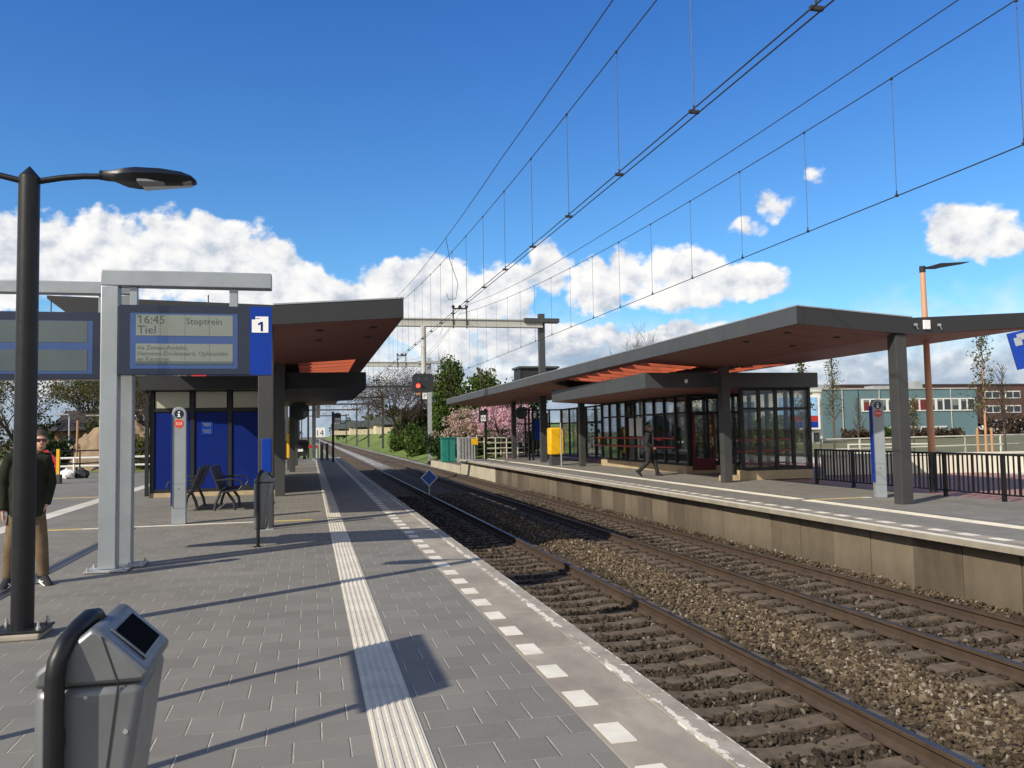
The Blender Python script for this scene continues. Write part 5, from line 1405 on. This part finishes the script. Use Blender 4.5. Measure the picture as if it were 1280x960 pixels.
# ---------------------------------------------------------------- cabinets beside the far track
t = thing('switch_cabinet', 'green switch cabinet beside the grey cabinets', 'cabinet', (9.5, 58.3, -.43))
m_ = MB(); m_.box(9.0, 9.95, 58.0, 58.7, -.40, 1.25); m_.build('body', MT['greencab'], t, bevel=.02)
m_ = MB(); m_.box(8.95, 10.0, 57.95, 58.75, 1.251, 1.34); m_.build('lid', MT['greencab'], t)
m_ = MB(); m_.box(9.46, 9.49, 57.975, 57.998, -.3, 1.2); m_.build('door_gap', MT['sash'], t)
t = thing('switch_cabinet', 'grey ribbed cabinet right of the green cabinet', 'cabinet', (10.5, 57.3, -.43))
m_ = MB(); m_.box(10.02, 11.2, 57.0, 57.8, -.43, 1.32); m_.build('body', MT['galv'], t, bevel=.02)
for k in range(5):
    m_ = MB(); m_.box(10.15+k*.22, 10.18+k*.22, 56.975, 56.998, -.35, 1.25); m_.build('rib', MT['darkgrey'], t)
t = thing('warning_sign', 'small yellow square sign on a thin post before the grey cabinet', 'sign', (10.75, 55, -.43))
m_ = MB(); m_.cyl((10.75, 55, -.43), (10.75, 55, .95), .03, n=6); m_.build('post', MT['galv'], t)
m_ = MB(); m_.box(10.53, 10.97, 54.93, 54.965, .82, 1.22); m_.build('plate', MT['yellow'], t)
t = thing('point_machine', 'dark low point machine beside the far track', 'track equipment', (9.6, 66, -.8))
m_ = MB(); m_.box(9.1, 10.4, 65.7, 66.3, -.86, -.55); m_.build('housing', MT['black'], t, bevel=.05)
m_ = MB(); m_.box(9.3, 9.9, 65.75, 66.25, -.548, -.45); m_.build('cover', MT['anthracite'], t, bevel=.03)

# ---------------------------------------------------------------- grass bank and houses beyond
def bank(name, mat, xs, ys, fn, lab, cat):
    m_ = MB(); nx = len(xs)
    for y in ys:
        for x in xs: m_.v.append((x, y, fn(x, y)))
    for j in range(len(ys)-1):
        for i in range(nx-1): m_.f.append((j*nx+i, j*nx+i+1, (j+1)*nx+i+1, (j+1)*nx+i)); m_.m.append(0)
    return struct(m_.build(name, mat, smooth=True, angle=80), lab, cat)
ss = lambda a, b, v: (lambda u: u*u*(3-2*u))(max(0, min(1, (v-a)/(b-a))))
def bank_h(x, y):
    s = ss(70, 105, y); f = 9.3
    h = -.82 + .12*math.sin(x*1.7+y*.6)*ss(10, 12, x)
    h += .45*ss(9.4, 11, x) + (3.1*s)*ss(10.6, 17, x) - 2.2*s*ss(30, 60, x)
    return h
bank('grass_bank', MT['grass'], [9.22, 9.6, 10.2, 11, 12, 13, 14, 15, 16, 17.5, 19, 22, 26, 31, 36], [62.6+i*2.5 for i in range(40)]+[170+i*20 for i in range(25)], bank_h, 'green grass bank rising beside the far track', 'grass')
bank('grass_verge', MT['grass'], [-60, -30, -15, -8, -4, -2, 0, 1.2, 1.9], [62.1+i*6 for i in range(60)], lambda x, y: -.35 - .5*ss(-1.5, 1.9, x), 'grass verge beside the near track beyond the platform', 'grass')
def house(lab, x, y, w, d, zb, h, rh, wall, roof, group='far houses above the bank', nwin=4):
    t = thing('house', lab, 'house', (x, y, zb), group)
    m_ = MB(); m_.box(x-w/2, x+w/2, y-d/2, y+d/2, zb-1, zb+h); m_.build('wall', wall, t)
    m_ = MB(); m_.prism([(y-d/2-.4, zb+h-.1), (y+d/2+.4, zb+h-.1), (y, zb+h+rh)], 'x', x-w/2-.3, x+w/2+.3); r_ = m_.build('roof', roof, t)
    m_ = MB(); m_.box(x+w*.2, x+w*.2+.6, y-.3, y+.3, zb+h+rh*.5, zb+h+rh+.6); m_.build('chimney', MT['brownbrick'], r_)
    for k in range(nwin):
        a = x-w/2+w*(k+.25)/nwin
        m_ = MB(); m_.box(a, a+w/nwin*.5, y-d/2-.06, y-d/2-.003, zb+h*.35, zb+h*.8); m_.build('window', MT['winglass'], t)
MT['greenroof'] = M('green_grey_roof', (.05, .06, .05), .8, 0, .2, 1)
hm = M('sunlit_pale_wall', (.52, .45, .32), .9, 0, .1, .2)
for i, (x, y, w, lab) in enumerate(((20.5, 138, 9, 'pale far house nearest to the bare tree'), (17.5, 168, 10, 'pale far house second from the bare tree'), (15.5, 210, 12, 'pale far house third from the bare tree'), (14.5, 265, 16, 'small pale far house near the vanishing point'))):
    house(lab, x, y, w, 7, 2.75, .95, 1.5, hm, MT['greenroof'], nwin=2)
for i, (x, y, rx, h, lf, lab) in enumerate(((11.6, 92, 1.6, 3.0, 'green', 'green bush on the bank nearest the pale mast'), (13.4, 88, 2.2, 3.6, 'dark', 'dark bush on the bank behind the pale mast'), (12.6, 118, 2.2, 3.4, 'green', 'green bush on the bank left of the bare tree'), (14.6, 112, 2.6, 4.6, 'dark', 'tall dark bush on the bank beside the bare tree'), (17.5, 100, 3.2, 5.2, 'green', 'wide green bush on the bank behind the bare tree'), (15.5, 132, 2.6, 3.4, 'olive', 'olive bush on the bank before the first pale house'), (10.6, 84, 1.1, 1.6, 'green', 'low green bush at the foot of the bank'), (18.5, 90, 3.0, 5.4, 'dark', 'wide dark bush on the bank behind the poplars'))):
    bush('bush', lab, (x, y, bank_h(x, y)-.1), rx, 2.0, h, lf, 180+i, 90, 40, .22, group='bushes on the grass bank', jit=.32)
for i, (x, y, h, lab) in enumerate(((27, 170, 6.5, 'far green tree behind the first pale house'), (21, 205, 7, 'far green tree behind the second pale house'), (20, 255, 8, 'far green tree behind the third pale house'), (13, 330, 7, 'far dark tree on the horizon beside the tracks'), (-8, 300, 8, 'far tree left of the vanishing point'), (-14, 200, 9, 'far tree left of the tracks behind the masts'))):
    bush('far_tree', lab, (x, y, .8), 4.5, 4, h, 'dark' if i % 2 else 'olive', 80+i, 70, 24, .7, cat='tree', group='far trees near the horizon', jit=.8)
bush('wooded_belt', 'low wooded belt along the horizon left of the tracks', (-26, 230, -.2), 22, 8, 7.5, 'olive', 91, 150, 26, .9, cat='trees', jit=1.2)

# ---------------------------------------------------------------- left side beyond the plaza
sheet('grass', -60, -7.2, 44.5, 62, .03, MT['grass'], 'rough grass beyond the plaza railing', 'grass', .04)
rail_fence('white two rail fence along the plaza beside the sand heap', [(-13.0, 43.5), (-6.9, 43.5)], .78, 2, 'winframe', sp=2.0, group='low rails beyond the plaza', r=.05)
rail_fence('dark tube railing in front of the sand heap', [(-11.0, 40.0), (-9.3, 42.4), (-6.9, 42.4)], 1.15, 2, 'sash', sp=1.4, group='low rails beyond the plaza')
def heap():
    t = thing('sand_heap', 'large heap of brown sand beyond the plaza railing', 'sand heap', (-10.2, 48.5, 0))
    r = random.Random(5); m_ = MB(); n, k = 96, 40
    from mathutils import noise
    for i in range(k+1):
        for j in range(n):
            a = 2*math.pi*j/n; u = i/k
            rr = (1-u)**.8
            rr *= 1+.10*noise.noise((math.cos(a)*2.5, math.sin(a)*2.5, u*4))+.05*noise.noise((math.cos(a)*9, math.sin(a)*9, u*14)); x, y = -10.0+3.6*rr*math.cos(a)*(1+.15*math.sin(3*a)), 48.6+2.2*rr*math.sin(a)
            z = 2.25*(1-(1-u)**1.5)*(1+.12*math.sin(a*2+1)) + .45*noise.noise((x*.7, y*.7, u*2))*u**.3 + .26*noise.noise((x*2.6, y*2.6, u*5))*u**.2 + .12*noise.noise((x*6, y*6, u*9))
            if x > -9.2: z *= .93
            m_.v.append((x, y, max(0, z)))
    for i in range(k):
        for j in range(n): m_.f.append((i*n+j, i*n+(j+1) % n, (i+1)*n+(j+1) % n, (i+1)*n+j)); m_.m.append(0)
    m_.build('heap', MT['sand'], t, smooth=True, angle=70)
heap()
t = thing('wooden_pole', 'thin wooden pole standing in front of the sand heap', 'pole', (-11.5, 46.0, 0))
m_ = MB(); m_.cyl((-11.5, 46, 0), (-11.45, 46, 2.6), .055, n=8); m_.build('shaft', MT['wood'], t)
m_ = MB(); m_.cyl((-11.5, 46, 0), (-11.5, 46, .25), .075, n=8); m_.build('foot', MT['sash'], t)
t = thing('road_barrier', 'red and white construction barrier with a yellow post behind the man', 'barrier', (-9.3, 34, 0))
m_ = MB(); m_.prism([(-9.62, 1.22), (-9.48, 1.27), (-9.08, .82), (-9.08, .45), (-9.22, .45), (-9.22, .76)], 'y', 33.95, 34.05); m_.build('arm', MT['red'], t)
m_ = MB(); m_.box(-9.16, -9.06, 33.93, 34.07, .35, 1.28); m_.build('post', MT['yellow'], t)
m_ = MB(); m_.box(-9.3, -9.0, 33.85, 34.15, .01, .34); m_.build('base', MT['darkgrey'], t, bevel=.02)
for k, (x, y, sc, mt, lab) in enumerate(((-9.85, 38.0, .25, 'whitesheet', 'white building sack lying by the plaza edge'), (-9.35, 38.3, .24, 'sash', 'black building sack lying by the plaza edge'), (-10.25, 38.2, .24, 'lcdframe', 'blue building sack lying by the plaza edge'))):
    t = thing('sack', lab, 'sack', (x, y, 0), 'sacks by the plaza edge')
    r = random.Random(k); m_ = MB(); m_.ball((x, y, sc*.75), (sc*1.2, sc*.8, sc*.8), 14, 9)
    m_.v = [(a+r.uniform(-.06, .06), b+r.uniform(-.06, .06), max(.002, c_+r.uniform(-.06, .06))) for a, b, c_ in m_.v]
    m_.build('bag', MT[mt], t, smooth=True, angle=60)
    m_ = MB(); m_.cyl((x, y, sc*1.5), (x+.03, y, sc*1.75), .05, .09, 8); m_.build('neck', MT[mt], t)
house('brick house with a dark roof behind the man', -14.2, 62, 3.4, 7, 0, 2.3, 1.3, MT['brick'], MT['rooftile'], None, 2)
house('long dark roofed house behind the sand heap', -8.9, 72, 7, 8, 0, 1.9, 1.2, MT['brownbrick'], MT['rooftile'], None, 4)
for i, (x, y, rx, h, lf, lab) in enumerate(((-20.0, 58, 2.4, 4.2, 'olive', 'tall brown green thicket at the far left behind the man'), (-16.8, 60, 1.7, 3.6, 'dark', 'dark thicket left of the brick house'), (-12.0, 58, 2.0, 3.9, 'olive', 'olive thicket right of the brick house'), (-10.0, 63, 2.2, 4.4, 'dark', 'dark thicket behind the sand heap top'), (-8.0, 56, 1.5, 4.0, 'olive', 'olive thicket between the grey sign post and the blue building'))):
    bush('thicket', lab, (x, y, 0), rx, 1.6, h, lf, 140+i, 90, 22, .14, group='thickets beyond the plaza', jit=.3)
for i, (x, y, h, lf, per, lab) in enumerate(((-20.3, 52, 6.8, 'olive', 3, 'sparse bare tree at the left edge behind the man'), (-17.2, 56, 6.6, 'olive', 3, 'fresh leafing tree behind the black lamp post'), (-15.0, 64, 6.8, 'olive', 3, 'olive tree above the brick house roof'), (-12.4, 62, 6.6, 'olive', 3, 'olive tree above the sand heap'), (-10.6, 57, 6.6, 'olive', 2, 'budding tree left of the grey sign post'), (-8.4, 50, 6.2, 'olive', 1, 'bare budding tree between the sign posts and the blue building'), (-23.5, 66, 7.4, 'green', 9, 'green tree far left behind the dark roofed house'))):
    tree('budding_tree', lab, (x, y, 0), h, 2.2, lf, 100+i, .36, 5, 4 if i in (0, 2, 3, 4, 5) else 3, .68, .06, .10, per, .2, group='trees beyond the plaza', tr_h=.2)
for i, (x, y, lab) in enumerate(((-13.0, 50.5, 'double street lamp far behind the man'), (-12.0, 53, 'single street lamp beside the double one'))):
    t = thing('street_lamp', lab, 'street lamp', (x, y, 0), 'pale street lamps beyond the plaza')
    m_ = MB(); m_.cyl((x, y, 0), (x, y, 3.0), .05, n=8); m_.build('pole', MT['galv'], t)
    m_ = MB(); m_.box(x-.75, x+(.75 if i else 0), y-.1, y+.1, 3.0, 3.07); m_.build('lamp_head', MT['galv'], t)
for i, (x, y, lf, lab) in enumerate(((-8.0, 46.5, 'olive', 'low olive bush beside the blue building'), (-13.5, 47.5, 'dark', 'dark bush left of the sand heap'), (-17.5, 48, 'dark', 'dark bush behind the man'), (-5.6, 60, 'dark', 'dark bush behind the blue building'))):
    bush('bush', lab, (x, y, 0), 1.5, 1.2, 1.8 if i < 3 else 3.4, lf, 120+i, 60, 26, .13, group='bushes beyond the plaza')
# dark trolley at the end of the near platform
t = thing('waste_container', 'dark wheeled container at the end of the near platform', 'container', (-.95, 59, 0))
m_ = MB(); m_.prism([(-1.75, .25), (-.25, .25), (-.1, 1.15), (-1.9, 1.15)], 'y', 58.5, 59.5); m_.build('body', MT['anthracite'], t, bevel=.03)
m_ = MB(); m_.prism([(-1.95, 1.151), (-.05, 1.151), (-.3, 1.35), (-1.7, 1.35)], 'y', 58.45, 59.55); m_.build('lid', MT['sash'], t, bevel=.03)
m_ = MB(); m_.box(-1.5, -.5, 58.47, 58.497, .55, .72); m_.build('label_strip', MT['whitesheet'], t)
for x in (-1.6, -.4):
    m_ = MB(); m_.cyl((x, 58.6, .125), (x, 58.7, .125), .12, n=12); m_.build('wheel', MT['black'], t)
t = thing('cross_barrier', 'red and white barrier board behind the wheeled container', 'barrier', (-.2, 60.5, 0))
m_ = MB(); m_.box(-.5, .5, 60.48, 60.52, .75, .95); m_.build('board', MT['red'], t)
for x in (-.4, .4):
    m_ = MB(); m_.box(x-.03, x+.03, 60.521, 60.58, 0.001, 1.0); m_.build('post', MT['whitesheet'], t)
# ---------------------------------------------------------------- people (built facing -Y, then turned)
def ell(z, rx, ry, cx=0, cy=0, n=18):
    return [(cx+rx*math.cos(2*math.pi*k/n), cy+ry*math.sin(2*math.pi*k/n), z) for k in range(n)]
def fuse(o, vox, sm=4):
    m = o.modifiers.new('fuse', 'REMESH'); m.mode = 'VOXEL'; m.voxel_size = vox; m.use_smooth_shade = True
    s = o.modifiers.new('soften', 'SMOOTH'); s.iterations = sm; s.factor = .5
    return o
def hand(mb, w, d, side, palm_n, curl=.5):
    """palm, four unequal curled fingers and a thumb; w wrist, d direction of the hand, palm_n the side the palm faces"""
    w, d, pn = Vector(w), Vector(d).normalized(), Vector(palm_n).normalized()
    a = d.cross(pn).normalized()*side
    for q in (-.026, -.009, .009, .026):
        mb.tube([w-d*.01, w+d*.045+a*q*.8, w+d*.092+a*q], [.017, .016, .013], 8)
    for q, L in ((-.030, .062), (-.010, .076), (.010, .082), (.030, .072)):
        p = w+d*.088+a*q
        p1 = p+(d*math.cos(curl*.5)+pn*math.sin(curl*.5))*L*.45
        p2 = p1+(d*math.cos(curl*1.3)+pn*math.sin(curl*1.3))*L*.32
        p3 = p2+(d*math.cos(curl*2.1)+pn*math.sin(curl*2.1))*L*.25
        mb.tube([p, p1, p2, p3], [.0095, .009, .0085, .007], 8)
    t0 = w+d*.03+a*.028; t1 = t0+(d*.6+a*.7+pn*.3).normalized()*.042; t2 = t1+(d*.95+a*.1+pn*.35).normalized()*.034
    mb.tube([t0-a*.01, t1, t2], [.013, .011, .009], 8)
def person(lab, loc, rz, P, cols, s=1.0, vox=.009):
    t = thing('person', lab, 'person', loc, None, rz)
    V = lambda p: Vector(p)
    skin, jacket, trouser, hair, shoe, sole = cols
    # one continuous body
    mb = MB()
    hc = V(P['head']); nk = V(P['neck'])
    mb.loft([ell(.84, .15, .105), ell(.95, .155, .11), ell(1.08, .135, .10), ell(1.22, .155, .11), ell(1.36, .165, .10), ell(1.44, .10, .075), ell(1.47, .055, .055)])
    mb.tube([nk+V((0, .01, -.06)), nk+V((0, 0, 0)), hc+V((0, .015, -.06))], [.062, .054, .05], 14)
    hr = Matrix.Rotation(P.get('turn', 0), 3, 'Z')
    def H(x, y, z): return hc + hr @ V((x, y, z))
    mb.ball(H(0, .012, .022), (.074, .094, .098), 20, 14, rot=hr); mb.ball(H(0, -.022, -.045), (.056, .066, .070), 18, 12, rot=hr)
    mb.ball(H(0, -.045, -.095), (.028, .028, .024), 10, 8)
    mb.tube([H(0, -.082, .012), H(0, -.098, -.012), H(0, -.104, -.028), H(0, -.085, -.036)], [.008, .011, .014, .009], 8)
    mb.tube([H(-.04, -.076, .024), H(0, -.088, .022), H(.04, -.076, .024)], [.009, .01, .009], 8)
    mb.tube([H(-.020, -.082, -.064), H(0, -.090, -.062), H(.020, -.082, -.064)], [.006, .008, .006], 8)
    for sx in (-1, 1): mb.ball(H(sx*.076, .012, -.008), (.012, .022, .032), 10, 8, rot=hr)
    for sx in ('R', 'L'):
        S, E, W = [V(q) for q in P['arm'+sx]]
        mb.tube([S, S.lerp(E, .5), E, E.lerp(W, .4), W], [.05, .043, .036, .036, .026], 12)
        k, A, F, TO = [V(q) for q in P['leg'+sx]]
        mb.tube([k, k.lerp(A, .5), A, A.lerp(F, .35), F], [.082, .07, .052, .05, .03], 12)
        mb.tube([F+V((0, 0, -.02)), F.lerp(TO, .45)+V((0, 0, -.03)), F.lerp(TO, .7)+V((0, 0, -.02))], [.026, .02, .013], 10)
        d, pn, c = P['hand'+sx]; hand(mb, W, d, 1 if sx == 'L' else -1, pn, c)
    body = fuse(mb.build('body', skin, t, local=True), vox, 3)
    # eyes
    for sx in (-1, 1):
        e = MB(); e.ball(H(sx*.030, -.078, .004), (.013, .008, .008), 10, 8, mi=0); e.ball(H(sx*.030, -.0845, .004), (.005, .003, .005), 8, 6, mi=1); e.build('eye', [MT['whitesheet'], MT['sash']], body, local=True, smooth=True)
    # hair: cap over the skull, clear of the face
    hb = MB(); hb.ball(H(0, .020, .050), (.080, .096, .084), 20, 12, rot=hr); hb.ball(H(0, .055, -.01), (.074, .064, .075), 16, 10, rot=hr)
    for k in range(9):
        a = -.9+k*.22; hb.ball(H(.066*math.sin(a), -.040*math.cos(a), .098-.012*abs(a)), (.022, .026, .018), 8, 6)
    fuse(hb.build('hair', hair, t, local=True), .008, 2)
    # jacket
    jb = MB()
    jz = P.get('hem', .80)
    jb.loft([ell(jz-.03, .20, .148), ell(jz+.04, .208, .156), ell(.98, .196, .142), ell(1.12, .19, .138), ell(1.28, .198, .138), ell(1.38, .185, .122), ell(1.44, .125, .098), ell(1.48, .085, .082), ell(1.515, .078, .076)])
    for sx in ('R', 'L'):
        S, E, W = [V(q) for q in P['arm'+sx]]; sg = -1 if sx == 'R' else 1
        W2 = E.lerp(W, .93)
        jb.tube([V((sg*.10, 0, 1.40)), S, S.lerp(E, .5), E, E.lerp(W, .45), W2, E.lerp(W, .96)], [.075, .086, .076, .068, .064, .056, .05], 14)
    fuse(jb.build('jacket', jacket, t, local=True), .011, 3)
    z = MB(); z.box(-.006, .006, -.166, -.135, jz+.03, 1.42); zp = z.build('zip', MT['galv'], t, local=True)
    # trousers
    tb = MB(); tb.loft([ell(.76, .12, .10), ell(.80, .17, .125), ell(.92, .172, .126), ell(1.0, .16, .115)])
    for sx in ('R', 'L'):
        k0, A, F, TO = [V(q) for q in P['leg'+sx]]
        tb.tube([k0+V((0, 0, .06)), k0, k0.lerp(A, .5), A, A.lerp(F, .5), A.lerp(F, .9), A.lerp(F, .97)], [.095, .104, .092, .076, .072, .068, .066], 14)
    fuse(tb.build('trousers', trouser, t, local=True), .011, 3)
    # shoes
    for sx in ('R', 'L'):
        k0, A, F, TO = [V(q) for q in P['leg'+sx]]
        dr = (TO-F); dr.z = min(dr.z, 0) + .055*0; d = dr.normalized(); u = Vector((0, 0, 1)); sd = d.cross(u).normalized(); u = sd.cross(d).normalized()
        base = F-u*.065
        rings = []
        for q, w, h in ((-.08, .03, .06), (-.065, .042, .11), (0, .047, .12), (.06, .049, .10), (.12, .05, .072), (.185, .045, .052), (.215, .024, .034)):
            c = base+d*q; rings.append([c+sd*w*math.cos(a)+u*(h*.5+h*.5*math.sin(a)) for a in [2*math.pi*i/12 for i in range(12)]])
        m_ = MB(); m_.loft(rings); sh_ = m_.build('shoe', shoe, t, local=True, smooth=True, angle=70)
        m_ = MB(); m_.obox(base+d*.065+u*.006, (.285, .088, .026), Matrix((d, sd, u)).transposed()); m_.build('sole', sole, sh_, local=True, bevel=.012)
        if P.get('tick'):
            sg = -1 if sx == 'R' else 1
            for o_ in (-1, 1):
                m_ = MB(); c = base+u*.045+sd*o_*.0495
                m_.bar(c+d*.02-u*.002, c+d*.06-u*.016, .003, .012); m_.bar(c+d*.06-u*.016, c+d*.12+u*.01, .003, .010); m_.build('white_mark', MT['whitesheet'], sh_, local=True)
    t.scale = (s, s, s)
    return t, H
SK = M('skin', (.42, .23, .16), .5, 0, .08, 6); JK = M('dark_olive_cloth', (.016, .018, .012), .9, 0, .35, 7, .9, 9, spec=.2); KH = M('khaki_cotton', (.13, .092, .055), .9, 0, .28, 6, .9, 9, spec=.2)
HB = M('dark_brown_hair', (.045, .026, .016), .6, 0, .3, 40); BK = M('black_cloth', (.012, .012, .014), .85, 0, .25, 6, .3, 120); TR = M('black_trouser_cloth', (.014, .014, .015), .85, 0, .2, 6, .3, 120)
HG = M('greying_fair_hair', (.20, .13, .085), .6, 0, .3, 40)
pose1 = dict(head=(.135, -.02, 1.60), neck=(.075, -.005, 1.485), turn=RAD(8), hem=.79, tick=True,
  armR=((-.195, .0, 1.40), (-.255, .03, 1.12), (-.25, -.05, .83)), armL=((.195, 0, 1.40), (.25, .05, 1.13), (.20, -.03, .88)),
  handR=((.06, -.06, -1), (1, .1, 0), .55), handL=((-.35, -.1, -1), (-1, .1, 0), .6),
  legR=((-.095, 0, .84), (-.165, -.02, .47), (-.19, .02, .085), (-.25, -.19, .04)), legL=((.095, 0, .84), (.16, -.02, .47), (.185, .02, .085), (.27, -.17, .04)))
pt, H1 = person('man in a dark olive jacket, khaki trousers and sunglasses standing behind the black lamp post', (-3.06, 10.3, 0), RAD(14), pose1, (SK, JK, KH, HB, BK, MT['whitesheet']), 1.0, .0075)
pt.scale = (.91, .94, 1.0); pt.location.x = -3.07
g = MB()
for sx in (-1, 1):
    g.obox(H1(sx*.034, -.096, .006), (.052, .006, .036), Matrix.Rotation(RAD(8), 3, 'Z'))
    g.bar(H1(sx*.062, -.09, .014), H1(sx*.082, .02, .012), .004, .006)
g.bar(H1(-.012, -.098, .012), H1(.012, -.098, .012), .005, .006)
g.build('sunglasses', M('dark_red_lenses', (.05, .006, .006), .15, coat=.5), pt, local=True)
pose2 = dict(head=(.01, -.035, 1.60), neck=(0, -.015, 1.485), turn=RAD(-12), hem=.84,
  armR=((-.20, 0, 1.40), (-.27, .08, 1.13), (-.21, -.12, .96)), armL=((.20, 0, 1.40), (.28, .02, 1.13), (.24, -.16, .95)),
  handR=((.2, -.8, -.3), (1, .1, -.2), .7), handL=((-.2, -.8, -.3), (-1, .1, -.2), .7),
  legR=((-.09, .0, .86), (-.10, .06, .47), (-.10, .36, .15), (-.10, .22, .05)), legL=((.09, -.01, .86), (.09, -.20, .48), (.09, -.30, .085), (.09, -.50, .05)))
pose2['legR'] = ((-.09, .0, .86), (-.10, .05, .46), (-.10, .36, .17), (-.10, .22, .045))
person('person in black clothes with fair hair walking past the glass shelter', (11.40, 26.9, 0), RAD(72), pose2, (SK, BK, TR, HG, BK, MT['sash']), 1.03, .011)
